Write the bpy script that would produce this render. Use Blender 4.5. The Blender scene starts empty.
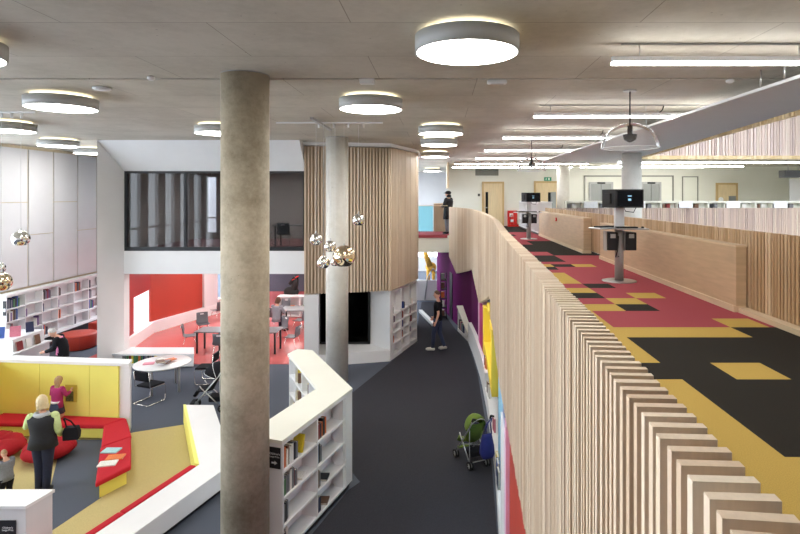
import bpy, bmesh, math, random
from mathutils import Vector, Matrix
random.seed(7)
SC = bpy.context.scene
COL = SC.collection
PI = math.pi
# ---- picture geometry: level camera with a shifted lens, eye at (0,0,EZ) looking +Y
F, CX, HY, EZ = 550.0, 440.0, 196.0, 5.2
UZ, KZ = 3.52, 6.85            # upper floor, ceiling
def G(px, py, z=0.0):
    s = (py - HY) / (EZ - z)
    return Vector(((px - CX) / s, F / s, z))
def lin(c):
    c = c / 255.0
    return c / 12.92 if c <= .04045 else ((c + .055) / 1.055) ** 2.4
def rgb(r, g, b): return (lin(r), lin(g), lin(b), 1.0)

# ---------------------------------------------------------------- materials
MATS = {}
def newmat(name):
    m = bpy.data.materials.new(name); m.use_nodes = True
    nt = m.node_tree; b = nt.nodes['Principled BSDF']
    return m, nt, b
def P(name, col, rough=.5, metal=0.0, var=.06, scale=12.0, bump=0.0, bscale=None, coat=0.0, stretch=None, spec=.5):
    m, nt, b = newmat(name); N, L = nt.nodes, nt.links
    tc = N.new('ShaderNodeTexCoord'); mp = N.new('ShaderNodeMapping'); L.new(tc.outputs['Object'], mp.inputs[0])
    if stretch: mp.inputs['Scale'].default_value = stretch
    nz = N.new('ShaderNodeTexNoise'); nz.inputs['Scale'].default_value = scale; nz.inputs['Detail'].default_value = 4
    L.new(mp.outputs[0], nz.inputs['Vector'])
    rp = N.new('ShaderNodeValToRGB'); L.new(nz.outputs['Fac'], rp.inputs[0])
    c = col
    rp.color_ramp.elements[0].position = .3; rp.color_ramp.elements[1].position = .7
    rp.color_ramp.elements[0].color = tuple(max(0, x * (1 - var)) for x in c[:3]) + (1,)
    rp.color_ramp.elements[1].color = tuple(min(1, x * (1 + var)) for x in c[:3]) + (1,)
    L.new(rp.outputs[0], b.inputs['Base Color'])
    b.inputs['Roughness'].default_value = rough; b.inputs['Metallic'].default_value = metal
    b.inputs['Specular IOR Level'].default_value = spec
    if coat: b.inputs['Coat Weight'].default_value = coat
    if bump:
        nb = N.new('ShaderNodeTexNoise'); nb.inputs['Scale'].default_value = bscale or scale * 4
        L.new(tc.outputs['Object'], nb.inputs['Vector'])
        bp = N.new('ShaderNodeBump'); bp.inputs['Strength'].default_value = bump; bp.inputs['Distance'].default_value = .01
        L.new(nb.outputs['Fac'], bp.inputs['Height']); L.new(bp.outputs[0], b.inputs['Normal'])
    MATS[name] = m
    return m
def emit(name, col, strength):
    m, nt, b = newmat(name)
    b.inputs['Base Color'].default_value = col
    b.inputs['Emission Color'].default_value = col; b.inputs['Emission Strength'].default_value = strength
    MATS[name] = m; return m
def glassy(name, tint, trans=.8, rough=.0, refl=.5, haze=0):
    """thin pane: transparent tint mixed with a mirror by Fresnel"""
    m = bpy.data.materials.new(name); m.use_nodes = True; nt = m.node_tree; N, L = nt.nodes, nt.links
    N.remove(N['Principled BSDF']); out = N['Material Output']
    t = N.new('ShaderNodeBsdfTransparent'); t.inputs[0].default_value = tint
    g = N.new('ShaderNodeBsdfGlossy'); g.inputs['Roughness'].default_value = rough
    lw = N.new('ShaderNodeLayerWeight'); lw.inputs['Blend'].default_value = refl
    mx = N.new('ShaderNodeMixShader'); L.new(lw.outputs['Fresnel'], mx.inputs[0]); L.new(t.outputs[0], mx.inputs[1]); L.new(g.outputs[0], mx.inputs[2])
    if haze:
        d = N.new('ShaderNodeBsdfTranslucent'); d.inputs[0].default_value = (.9, .9, .9, 1); m2 = N.new('ShaderNodeMixShader'); m2.inputs[0].default_value = haze
        L.new(mx.outputs[0], m2.inputs[1]); L.new(d.outputs[0], m2.inputs[2]); mx = m2
    L.new(mx.outputs[0], out.inputs[0]); MATS[name] = m; return m
def slatmat(name, cols, rough=.55, grain=.12):
    """timber slats: every loose slat takes its own tone, fine grain along its length"""
    m, nt, b = newmat(name); N, L = nt.nodes, nt.links
    ge = N.new('ShaderNodeNewGeometry'); rp = N.new('ShaderNodeValToRGB'); L.new(ge.outputs['Random Per Island'], rp.inputs[0])
    cr = rp.color_ramp
    while len(cr.elements) < len(cols): cr.elements.new(.5)
    for i, c in enumerate(cols): cr.elements[i].position = i / max(1, len(cols) - 1); cr.elements[i].color = c
    tc = N.new('ShaderNodeTexCoord'); mp = N.new('ShaderNodeMapping'); mp.inputs['Scale'].default_value = (60, 60, 3)
    L.new(tc.outputs['Object'], mp.inputs[0])
    nz = N.new('ShaderNodeTexNoise'); nz.inputs['Scale'].default_value = 1.5; nz.inputs['Detail'].default_value = 5; L.new(mp.outputs[0], nz.inputs['Vector'])
    mr = N.new('ShaderNodeMapRange'); mr.inputs['To Min'].default_value = 1 - grain; mr.inputs['To Max'].default_value = 1 + grain; L.new(nz.outputs['Fac'], mr.inputs[0])
    mu = N.new('ShaderNodeMix'); mu.data_type = 'RGBA'; mu.blend_type = 'MULTIPLY'; mu.inputs[0].default_value = 1
    L.new(rp.outputs[0], mu.inputs[6]); L.new(mr.outputs[0], mu.inputs[7]); L.new(mu.outputs[2], b.inputs['Base Color'])
    b.inputs['Roughness'].default_value = rough
    MATS[name] = m; return m
def woodmat(name, col, var=.14, axis=(1, 14, 14), rough=.45):
    return P(name, col, rough, 0, var, 2.2, 0, None, 0, axis)
def concrete(name, base, dark, joints=False, sc=1.0):
    m, nt, b = newmat(name); N, L = nt.nodes, nt.links
    tc = N.new('ShaderNodeTexCoord')
    def noise(s, d=5, rough=.6):
        n = N.new('ShaderNodeTexNoise'); n.inputs['Scale'].default_value = s; n.inputs['Detail'].default_value = d; n.inputs['Roughness'].default_value = rough
        L.new(tc.outputs['Object'], n.inputs['Vector']); return n
    n1 = noise(.8 * sc); n2 = noise(9 * sc, 8, .7)
    ad = N.new('ShaderNodeMath'); ad.operation = 'MULTIPLY_ADD'; ad.inputs[1].default_value = .45; L.new(n2.outputs['Fac'], ad.inputs[0]); L.new(n1.outputs['Fac'], ad.inputs[2])
    rp = N.new('ShaderNodeValToRGB'); L.new(ad.outputs[0], rp.inputs[0])
    rp.color_ramp.elements[0].position = .5; rp.color_ramp.elements[0].color = dark
    rp.color_ramp.elements[1].position = .85; rp.color_ramp.elements[1].color = base
    last = rp.outputs[0]
    # air holes
    vo = N.new('ShaderNodeTexVoronoi'); vo.inputs['Scale'].default_value = 5 * sc; L.new(tc.outputs['Object'], vo.inputs['Vector'])
    lt = N.new('ShaderNodeMath'); lt.operation = 'LESS_THAN'; lt.inputs[1].default_value = .055; L.new(vo.outputs['Distance'], lt.inputs[0])
    mx = N.new('ShaderNodeMix'); mx.data_type = 'RGBA'; mx.inputs[7].default_value = tuple(x * .45 for x in dark[:3]) + (1,)
    sc2 = N.new('ShaderNodeMath'); sc2.operation = 'MULTIPLY'; sc2.inputs[1].default_value = .5; L.new(lt.outputs[0], sc2.inputs[0])
    L.new(sc2.outputs[0], mx.inputs[0]); L.new(last, mx.inputs[6]); last = mx.outputs[2]
    if joints:
        br = N.new('ShaderNodeTexBrick'); br.inputs['Scale'].default_value = 1; br.inputs['Mortar Size'].default_value = .006; br.inputs['Mortar Smooth'].default_value = .4
        br.inputs['Brick Width'].default_value = 2.75; br.inputs['Row Height'].default_value = 1.26
        br.inputs['Color1'].default_value = (1, 1, 1, 1); br.inputs['Color2'].default_value = (.93, .93, .93, 1); br.inputs['Mortar'].default_value = (.5, .48, .45, 1)
        mp = N.new('ShaderNodeMapping'); mp.inputs['Location'].default_value = (.85, -.19, 0); L.new(tc.outputs['Object'], mp.inputs[0]); L.new(mp.outputs[0], br.inputs['Vector'])
        mu = N.new('ShaderNodeMix'); mu.data_type = 'RGBA'; mu.blend_type = 'MULTIPLY'; mu.inputs[0].default_value = 1
        L.new(last, mu.inputs[6]); L.new(br.outputs['Color'], mu.inputs[7]); last = mu.outputs[2]
    L.new(last, b.inputs['Base Color']); b.inputs['Roughness'].default_value = .75
    MATS[name] = m; return m

concrete('ceiling_concrete', rgb(198, 192, 180), rgb(176, 170, 157), True)
concrete('column_concrete', rgb(192, 180, 158), rgb(140, 129, 108), False, 1.6)
concrete('pale_column', rgb(222, 219, 212), rgb(204, 199, 190), False, 1.2)
P('carpet_blue', rgb(88, 93, 104), .95, 0, .22, 120, .3, 300, spec=.1)
P('carpet_dark', rgb(56, 56, 62), .95, 0, .25, 120, .3, 300, spec=.1)
P('carpet_tan', rgb(190, 174, 122), .95, 0, .12, 110, .3, 300, spec=.1)
P('lino_red', rgb(188, 92, 90), .25, 0, .04, 3)
P('tile_pink', rgb(164, 78, 86), .95, 0, .16, 150, .3, 300, spec=.1)
P('tile_yellow', rgb(194, 163, 88), .95, 0, .14, 150, .3, 300, spec=.1)
P('tile_black', rgb(47, 44, 40), .95, 0, .3, 150, .3, 300, spec=.1)
P('white_paint', rgb(229, 229, 230), .5, 0, .015, 2)
P('white_gloss', rgb(226, 226, 228), .25, 0, .01, 2)
P('panel_white', rgb(210, 209, 211), .5, 0, .02, 2)
P('cream_paint', rgb(230, 230, 220), .6, 0, .015, 2)
P('beige_trim', rgb(196, 180, 150), .5, 0, .06, 10)
P('red_paint', rgb(180, 62, 46), .45, 0, .03, 2)
P('red_dark', rgb(160, 40, 36), .45, 0, .03, 2)
P('red_fabric', rgb(186, 36, 48), .85, 0, .06, 60, .15, 200, spec=.2)
P('red_bean', rgb(164, 28, 38), .8, 0, .08, 20, .2, 60, spec=.25)
P('yellow_paint', rgb(242, 234, 118), .4, 0, .02, 2)
P('yellow_frame', rgb(240, 206, 80), .8, 0, .02, 2, spec=.1)
P('purple_paint', rgb(104, 30, 92), .9, 0, .03, 2, spec=.08)
P('pink_paint', rgb(232, 178, 206), .5, 0, .02, 2)
P('magenta_paint', rgb(190, 24, 110), .5, 0, .02, 2)
P('blue_paint', rgb(150, 205, 236), .5, 0, .03, 2)
P('greyblue_paint', rgb(136, 146, 184), .5, 0, .03, 2)
P('black_metal', rgb(30, 31, 34), .45, .3, .05, 8)
P('black_plastic', rgb(22, 22, 24), .75, 0, .08, 8)
P('black_fabric', rgb(28, 28, 33), .9, 0, .15, 80, spec=.2)
P('grey_metal', rgb(172, 172, 172), .45, 0, .03, 6)
P('lamp_grey', rgb(184, 184, 182), .5, 0, .02, 6)
P('steel', rgb(196, 196, 196), .3, .9, .04, 6)
P('chrome', rgb(232, 230, 226), .06, 1, .01, 3)
P('chrome_gold', rgb(232, 214, 184), .07, 1, .01, 3)
P('grey_plastic', rgb(88, 90, 96), .5, 0, .05, 8)
P('desk_grey', rgb(98, 100, 104), .3, 0, .04, 8)
P('pages', rgb(228, 222, 206), .8, 0, .05, 60)
P('skin', rgb(222, 172, 146), .6, 0, .04, 20)
P('eye_white', rgb(235, 235, 232), .3)
P('eye_dark', rgb(40, 30, 26), .3)
P('lips', rgb(186, 110, 100), .5)
P('denim', rgb(48, 58, 84), .85, 0, .15, 50)
P('denim_dark', rgb(30, 36, 58), .85, 0, .15, 50)
P('cream_shoe', rgb(205, 200, 190), .6)
P('gilet_black', rgb(34, 35, 40), .8, 0, .15, 30)
P('hood_grey', rgb(172, 174, 178), .85, 0, .08, 40)
P('sleeve_lime', rgb(196, 212, 150), .85, 0, .08, 40)
P('pink_top', rgb(232, 130, 178), .8, 0, .06, 30)
P('magenta_top', rgb(168, 44, 104), .85, 0, .12, 60)
P('cloth_white', rgb(232, 232, 232), .8)
P('cloth_grey', rgb(130, 134, 142), .9, 0, .15, 50)
P('hair_blonde', rgb(206, 186, 146), .6, 0, .25, 30, stretch=(6, 6, 1))
P('hair_fair', rgb(170, 138, 100), .6, 0, .3, 30, stretch=(6, 6, 1))
P('hair_grey', rgb(200, 198, 196), .6, 0, .2, 30)
P('hair_brown', rgb(92, 62, 42), .6, 0, .25, 30)
P('green_fabric', rgb(98, 120, 40), .8, 0, .1, 30)
P('blue_bag', rgb(38, 44, 120), .7, 0, .1, 20)
P('floral', rgb(196, 172, 150), .8, 0, .5, 26)
P('orange_fur', rgb(214, 160, 60), .9, 0, .3, 12)
P('sign_black', rgb(28, 24, 30), .4)
P('sign_white', rgb(238, 240, 242), .5)
P('screen_black', rgb(14, 14, 18), .15)
P('screen_blue', rgb(90, 140, 200), .3)
P('fire_red', rgb(206, 40, 34), .4)
P('lift_steel', rgb(150, 152, 150), .35, .6, .06, 3, stretch=(20, 20, 1))
P('grille', rgb(140, 140, 132), .5, .3)
P('exit_green', rgb(40, 160, 120), .5)
P('room_dark', rgb(176, 174, 170), .7, 0, .04, 2)
P('room_floor', rgb(130, 84, 84), .6, 0, .05, 2)
P('window_blue', rgb(36, 88, 128), .2, 0, .05, 2)
P('green_paint', rgb(150, 200, 120), .5)
P('picture_green', rgb(96, 104, 60), .6, 0, .6, 30)
P('yellow_niche_shade', rgb(206, 188, 72), .6)  # darker yellow for the shadow inside the niche
P('toy_black', rgb(34, 30, 30), .8)
woodmat('ply', rgb(202, 178, 146), .08, (1, 1, 9))
woodmat('ply_light', rgb(222, 202, 172), .07, (1, 1, 9))
woodmat('door_wood', rgb(226, 205, 164), .06, (9, 9, 1))
woodmat('door_frame_wood', rgb(202, 172, 122), .08, (9, 9, 1))
woodmat('wood_back', rgb(180, 158, 132), .1, (9, 9, 1))
woodmat('wood_back_dark', rgb(96, 78, 62), .1, (9, 9, 1))
slatmat('slat_pale', [rgb(212, 189, 163), rgb(226, 208, 186), rgb(201, 174, 146), rgb(230, 215, 195), rgb(210, 185, 158)])
slatmat('slat_bay', [rgb(208, 187, 162), rgb(220, 202, 180), rgb(200, 177, 152), rgb(214, 194, 170)])
slatmat('slat_warm', [rgb(204, 174, 138), rgb(184, 152, 116), rgb(216, 190, 158), rgb(174, 144, 110)])
slatmat('slat_mauve', [rgb(204, 180, 168), rgb(220, 198, 184), rgb(186, 162, 154), rgb(226, 208, 192), rgb(196, 174, 168)])
slatmat('slat_edge', [rgb(222, 196, 150), rgb(206, 176, 130), rgb(230, 208, 170)])
emit('lamp_white', (1, .98, .93, 1), 11.0)
emit('strip_white', (1, .99, .96, 1), 17.0)
emit('halo_warm', (1, .92, .7, 1), 1.0)
emit('glow_pane', (.92, .95, 1, 1), .35)  # self-glow standing in for daylight in the red wall opening
emit('screen_glow', rgb(150, 200, 230), .25)
glassy('glass_dark', (.42, .42, .43, 1), refl=.26)
glassy('glass_black', (.10, .11, .13, 1), refl=.12)
glassy('glass_clear', (.86, .90, .90, 1), refl=.12)
glassy('glass_cyan', (.66, .92, .97, 1), refl=.12)
glassy('acrylic', (.94, .94, .94, 1), refl=.10, rough=.08, haze=.14)

# ---------------------------------------------------------------- mesh builder
class MB:
    def __init__(s): s.v, s.f, s.mi, s.sm, s.M, s.m, s.smooth = [], [], [], [], Matrix.Identity(4), 0, False
    def mesh(s, vs, fs):
        b = len(s.v); s.v += [tuple(s.M @ Vector(p)) for p in vs]
        for f in fs: s.f.append([b + i for i in f]); s.mi.append(s.m); s.sm.append(s.smooth)
        return s
    def box(s, x0, x1, y0, y1, z0, z1):
        vs = [(x0, y0, z0), (x1, y0, z0), (x1, y1, z0), (x0, y1, z0), (x0, y0, z1), (x1, y0, z1), (x1, y1, z1), (x0, y1, z1)]
        return s.mesh(vs, [(0, 3, 2, 1), (4, 5, 6, 7), (0, 1, 5, 4), (1, 2, 6, 5), (2, 3, 7, 6), (3, 0, 4, 7)])
    def cbox(s, c, d, rz=0, rx=0, ry=0):
        old = s.M; s.M = s.M @ Matrix.Translation(c) @ Matrix.Rotation(rz, 4, 'Z') @ Matrix.Rotation(ry, 4, 'Y') @ Matrix.Rotation(rx, 4, 'X')
        s.box(-d[0] / 2, d[0] / 2, -d[1] / 2, d[1] / 2, -d[2] / 2, d[2] / 2); s.M = old; return s
    def prism(s, poly, z0, z1):
        a = sum(poly[i][0] * poly[(i + 1) % len(poly)][1] - poly[(i + 1) % len(poly)][0] * poly[i][1] for i in range(len(poly)))
        if a < 0: poly = list(reversed(poly))
        n = len(poly); vs = [(p[0], p[1], z0) for p in poly] + [(p[0], p[1], z1) for p in poly]
        return s.mesh(vs, [list(range(n))[::-1], list(range(n, 2 * n))] + [(i, (i + 1) % n, n + (i + 1) % n, n + i) for i in range(n)])
    def loft(s, rings, cap=True, closed=True):
        n = len(rings[0]); vs = [p for r in rings for p in r]; fs = []
        for k in range(len(rings) - 1):
            for i in range(n if closed else n - 1):
                j = (i + 1) % n; fs.append((k * n + i, k * n + j, (k + 1) * n + j, (k + 1) * n + i))
        if cap: fs += [list(range(n))[::-1], [(len(rings) - 1) * n + i for i in range(n)]]
        return s.mesh(vs, fs)
    def tube(s, pts, r, n=8, smooth=True):
        pts = [Vector(p) for p in pts]; rings = []
        rs = r if isinstance(r, (list, tuple)) else [r] * len(pts)
        up = None
        for i, p in enumerate(pts):
            d = (pts[min(i + 1, len(pts) - 1)] - pts[max(i - 1, 0)]).normalized()
            if up is None: up = Vector((0, 0, 1)) if abs(d.z) < .9 else Vector((1, 0, 0))
            a = d.cross(up)
            if a.length < 1e-4: up = Vector((0, 1, 0)) if abs(d.y) < .9 else Vector((1, 0, 0)); a = d.cross(up)
            a.normalize(); b = a.cross(d).normalized(); up = b
            rings.append([p + (a * math.cos(t) + b * math.sin(t)) * rs[i] for t in [2 * PI * k / n for k in range(n)]])
        o = s.smooth; s.smooth = smooth; s.loft(rings); s.smooth = o; return s
    def lathe(s, prof, c=(0, 0, 0), n=32, smooth=True, cap=False):
        rings = [[(c[0] + r * math.cos(2 * PI * k / n), c[1] + r * math.sin(2 * PI * k / n), c[2] + z) for k in range(n)] for r, z in prof]
        o = s.smooth; s.smooth = smooth; s.loft(rings, cap); s.smooth = o; return s
    def cyl(s, c, r, z0, z1, n=32, smooth=True):
        s.lathe([(r, z0), (r, z1)], c, n, smooth, False)
        o = s.smooth; s.smooth = False
        for z, rev in ((z0, True), (z1, False)):
            ring = [(c[0] + r * math.cos(2 * PI * k / n), c[1] + r * math.sin(2 * PI * k / n), c[2] + z) for k in range(n)]
            s.mesh(ring, [list(range(n))[::-1] if rev else list(range(n))])
        s.smooth = o; return s
    def sphere(s, c, r, n=20, m=12):
        r = r if isinstance(r, (list, tuple)) else (r, r, r)
        rings = [[(c[0] + r[0] * math.sin(PI * j / m) * math.cos(2 * PI * k / n), c[1] + r[1] * math.sin(PI * j / m) * math.sin(2 * PI * k / n), c[2] - r[2] * math.cos(PI * j / m)) for k in range(n)] for j in range(1, m)]
        o = s.smooth; s.smooth = True; b = len(s.v); s.loft(rings, False)
        vs = [(c[0], c[1], c[2] - r[2])] + list(rings[0]); s.mesh(vs, [(0, 1 + (k + 1) % n, 1 + k) for k in range(n)])
        vs = [(c[0], c[1], c[2] + r[2])] + list(rings[-1]); s.mesh(vs, [(0, 1 + k, 1 + (k + 1) % n) for k in range(n)])
        s.smooth = o; return s
    def build(s, name, mats, parent=None, bevel=0, world=True, weld=False, sub=0):
        """one mesh object; vertices are world points unless world=False (then they are the parent's local ones)"""
        me = bpy.data.meshes.new(name); vs = s.v
        if parent is not None and world:
            inv = (Matrix.Translation(parent.location) @ Matrix.Rotation(parent.rotation_euler.z, 4, 'Z')).inverted()
            pp = parent.parent
            if pp is not None: inv = inv @ (Matrix.Translation(pp.location) @ Matrix.Rotation(pp.rotation_euler.z, 4, 'Z')).inverted()
            vs = [tuple(inv @ Vector(p)) for p in vs]
        me.from_pydata(vs, [], s.f)
        if not isinstance(mats, (list, tuple)): mats = [mats]
        for m in mats: me.materials.append(MATS[m] if isinstance(m, str) else m)
        me.polygons.foreach_set('material_index', s.mi); me.polygons.foreach_set('use_smooth', s.sm)
        me.update()
        if weld or any(s.sm):
            bm = bmesh.new(); bm.from_mesh(me); bmesh.ops.remove_doubles(bm, verts=bm.verts, dist=1e-5); bm.to_mesh(me); bm.free()
        o = bpy.data.objects.new(name, me); COL.objects.link(o); o.parent = parent
        if bevel:
            b = o.modifiers.new('bevel', 'BEVEL'); b.width = bevel; b.segments = 2; b.limit_method = 'ANGLE'
        if sub:
            u = o.modifiers.new('sub', 'SUBSURF'); u.levels = sub; u.render_levels = sub
        return o
def tag(o, label, cat, group=None, kind=None):
    o['label'] = label; o['category'] = cat
    if group: o['group'] = group
    if kind: o['kind'] = kind
    return o
def thing(name, label, cat, loc=(0, 0, 0), rz=0, group=None):
    o = bpy.data.objects.new(name, None); COL.objects.link(o); o.empty_display_size = .1
    o.location = loc; o.rotation_euler = (0, 0, rz)
    return tag(o, label, cat, group)
def struct(mb, name, mats, label, cat, **k):
    return tag(mb.build(name, mats, **k), label, cat, None, 'structure')
def copy_tree(o, parent=None):
    c = o.copy(); COL.objects.link(c); c.parent = parent
    for ch in list(o.children): copy_tree(ch, c)
    return c
def dup(root, loc, rz, label, group=None):
    c = copy_tree(root); c.location = loc; c.rotation_euler = (0, 0, rz); c['label'] = label
    if group: c['group'] = group
    return c
def text(body, name, mat, size, M, parent, extrude=.0008, align='CENTER'):
    cu = bpy.data.curves.new(name, 'FONT'); cu.body = body; cu.size = size; cu.extrude = extrude; cu.align_x = align
    o = bpy.data.objects.new(name, cu); COL.objects.link(o)
    dg = bpy.context.evaluated_depsgraph_get(); me = bpy.data.meshes.new_from_object(o.evaluated_get(dg))
    bpy.data.objects.remove(o); me.materials.clear(); me.materials.append(MATS[mat])
    t = bpy.data.objects.new(name, me); COL.objects.link(t); t.parent = parent; t.matrix_local = M
    return t
ORD = 'first second third fourth fifth sixth seventh eighth ninth tenth eleventh twelfth'.split()

# ================================================================ the building
PATH = [(.30, .2), (.396, .776), (.42, 1.2), (.44, 1.54), (.47, 1.9), (.515, 2.73), (.559, 3.32), (.60, 4.1), (.665, 5.4), (.75, 6.9), (.99, 10.3), (1.09, 13), (1.12, 15.5), (1.05, 18), (.95, 19.8), (.36, 22.5)]
def interp(tab, t, k=1):
    """value of column 1-k at column k == t"""
    for a, b in zip(tab[:-1], tab[1:]):
        if t <= b[k]:
            u = (t - a[k]) / (b[k] - a[k]); return a[1 - k] + (b[1 - k] - a[1 - k]) * max(0, u)
    return tab[-1][1 - k]
def px_(y): return interp(PATH, y, 1)

# --- ground floor and its carpet zones
struct(MB().box(-16.5, 20, -6, 40, -.3, 0), 'floor', 'carpet_blue', 'blue grey carpet covering the whole ground floor hall', 'floor')
cor = [(-2.32, 14.5), (-1.3, 18.1), (-.9, 19.7), (-.9, 27), (-.2, 27), (.62, 21.3), (1.0, 19.6), (1.1, 16), (1.02, 11), (.8, 7), (.6, 3), (.4, -1), (-2.8, -1), (-2.8, 5), (-2.2, 7.6), (-1.62, 9.72), (-1.45, 10.0), (-1.68, 10.4)]
struct(MB().prism(cor, 0, .005), 'floor_corridor', 'carpet_dark', 'dark charcoal carpet strip running down the corridor below the balustrade', 'floor')
tan = [(-10.2, 11.9), (-10.2, 7.0), (-5.1, 7.0), (-4.5, 8.8), (-4.2, 9.8), (-5.6, 12.6), (-6.72, 12.1), (-6.95, 11.9)]
struct(MB().prism(tan, 0, .005), 'floor_play_area', 'carpet_tan', 'mustard tan carpet inside the children reading corner', 'floor')
a, b, c, d, e = G(62, 440), G(99, 440), G(98, 498), G(52, 531), G(49, 494)
nb = [(a.x, a.y), (b.x + .25, b.y), (c.x + .05, c.y), (d.x, d.y), (d.x - .55, d.y - .1), (e.x, e.y)]
struct(MB().prism(nb, .004, .009), 'floor_play_inlay', 'carpet_blue', 'blue grey carpet inlay in front of the L-shaped red bench', 'floor')
struct(MB().box(-11.3, -4.2, 17.0, 30, 0, .006), 'floor_red_room', 'lino_red', 'glossy red floor of the room behind the white frame', 'floor')

# --- ceiling: concrete in two pours with a groove between, the far right ends at the void
cl = MB()
cl.prism([(-16.5, -6), (6.0, -6), (6.0, 7.70), (-16.5, 7.70)], KZ, KZ + .3)
cl.prism([(-16.5, 7.80), (6.0, 7.80), (7.3, 20), (7.9, 22.2), (-16.5, 22.2)], KZ, KZ + .3)
cl.prism([(-4.3, 22.2), (7.9, 22.2), (8.4, 23), (8.4, 26), (-4.3, 26)], KZ, KZ + .3); cl.box(-4.3, 20, 26, 36.0, KZ, KZ + .3); cl.box(-4.3, 20, 36.4, 40, KZ, KZ + .3); cl.box(4, 20, 36.0, 36.4, KZ, KZ + .3); cl.box(-16.5, -12.3, 22.2, 40, KZ, KZ + .3); cl.box(8.4, 20, 21.12, 21.3, 6.59, KZ + .3); cl.box(-16.5, 6.0, 7.6, 7.9, KZ + .12, KZ + .3)  # gaps left overhead to let daylight onto far wall and behind upper room
cl.prism([(6.0, -6), (20, -6), (20, 6.5), (6.0, 6.5)], KZ, KZ + .3); cl.box(8.4, 20, 21.3, 26, KZ - .1, KZ + .3)
struct(cl, 'ceiling', 'ceiling_concrete', 'board-marked concrete ceiling with panel joints', 'ceiling')
sk = MB()  # unseen skylight, added and its bars widened to set the void's light
for i in range(7): sk.box(5, 20, 6 + i * 2.6, 8.05 + i * 2.6, 10.2, 10.45)
for i in range(5): sk.box(5 + i * 2.95, 5.2 + i * 2.95, 6, 22, 10.2, 10.4)
sk.box(20, 20.2, 6, 22, 6.8, 10.2); sk.box(5, 20, 21.8, 22, 8.6, 10.2)
struct(sk, 'window_added_skylight', 'white_paint', 'unseen skylight bars added high above the open void to light it', 'window')
rf = MB(); rf.m = 0; rf.prism([(4.22, 5.2), (5.55, 5.2), (5.75, 8.7), (7.3, 20.3), (7.55, 23), (4.08, 23)], 6.585, 6.625)
rf.m = 1
raft = thing('ceiling_raft', 'grey suspended ceiling raft edged in pale timber beside the void', 'ceiling panel', (5.4, 12, 6.58))
rf.m = 0; rf.build('panel', 'white_paint', raft)
ed = MB()
A, B = Vector((5.6, 6.0, 0)), Vector((7.5, 22.6, 0)); n = 150
for i in range(n):
    p = A.lerp(B, (i + .5) / n); ed.cbox((p.x, p.y, 6.60), (.06, .075, .12), math.atan2(B.y - A.y, B.x - A.x) - PI / 2)
ed.build('timber_edge', 'slat_edge', raft)
for i, y in enumerate((6.7, 7.2, 10.6, 11.2, 14.2, 14.8, 18)):
    MB().tube([(4.2, y, 6.62), (4.2, y, KZ - .001)], .012, 6).build('hanger_rod', 'steel', raft)

# --- second floor balustrade across the void
sb = thing('upper_balustrade', 'mauve timber slat balustrade of the floor above, across the void', 'balustrade', (12, 21, 6.5))
m = MB()
x = 7.75
while x < 19.9:
    w = random.choice((.05, .07, .09)); m.box(x, x + w, 21.0, 21.06, 6.74, 8.6); x += w + random.choice((.03, .04))
m.build('slats', 'slat_mauve', sb)
MB().box(7.75, 19.98, 21.06, 21.1, 6.74, 8.6).build('backing_board', 'wood_back', sb)
m = MB(); x = 7.75
while x < 19.9: m.box(x, x + .085, 20.98, 21.1, 6.60, 6.74); x += .09
m.build('bottom_edge', 'slat_edge', sb)

# --- left wall: white panels in beige battens
lw = MB().box(-14.0, -13.74, 17.0, 26, 0, KZ)
lw.m = 1; seams = [17.08, 18.3, 19.5, 20.8, 21.95, 23.2, 24.5]
for i in range(6):
    zs = 4.99 if i % 2 == 0 else 3.9
    for z0, z1 in ((2.2, zs - .012), (zs + .012, KZ - .1)): lw.box(-13.74, -13.7, seams[i] + .035, seams[i + 1] - .035, z0, z1)
struct(lw, 'wall_left', ['beige_trim', 'panel_white'], 'white panelled wall with beige battens above the long bookcase', 'wall')
# daylight facade further left, beyond the picture's edge
fa = MB(); fa.box(-16.5, -16.2, -6, 17, 0, .5); fa.box(-16.5, -16.2, -6, 17, KZ - .25, KZ); fa.box(-16.4, -13.74, 17.0, 17.2, 0, KZ)
for i in range(13): fa.box(-16.45, -16.25, -6 + i * 1.9, -5.2 + i * 1.9, .5, KZ - .25)
fa.box(-16.42, -16.28, -6, 17, 3.4, 3.5)
struct(fa, 'window_facade', 'white_paint', 'white framed daylight facade along the hall', 'window')
struct(MB().box(-16.5, 20, -6.2, -6, 0, 10.4), 'wall_behind', 'panel_white', 'white wall behind the viewpoint', 'wall')
struct(MB().box(20, 20.2, -6, 40, 0, 10.4), 'wall_right', 'cream_paint', 'cream wall at the far side of the hall', 'wall')
# far ground hall wall with a wide window
fw = MB()
fw.box(-16.5, -6, 38, 38.2, 0, KZ); fw.box(3, 20, 38, 38.2, 0, KZ); fw.box(-6, 3, 38, 38.2, 0, 1.0); fw.box(-6, 3, 38, 38.2, 2.75, 3.5)
fw.box(-3.0, -2.9, 38, 38.2, 1, 2.75); fw.box(-.6, -.5, 38, 38.2, 1, 2.75)
for x in (-6, -3.6, -1.35, -.1, 3): fw.box(x - .02, x + .02, 37.98, 38.2, 3.5, KZ)
fw.box(-6, 3, 38, 38.2, 3.5, KZ)
struct(fw, 'wall_far', 'panel_white', 'far white wall of the hall with a strip of windows', 'wall')

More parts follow.
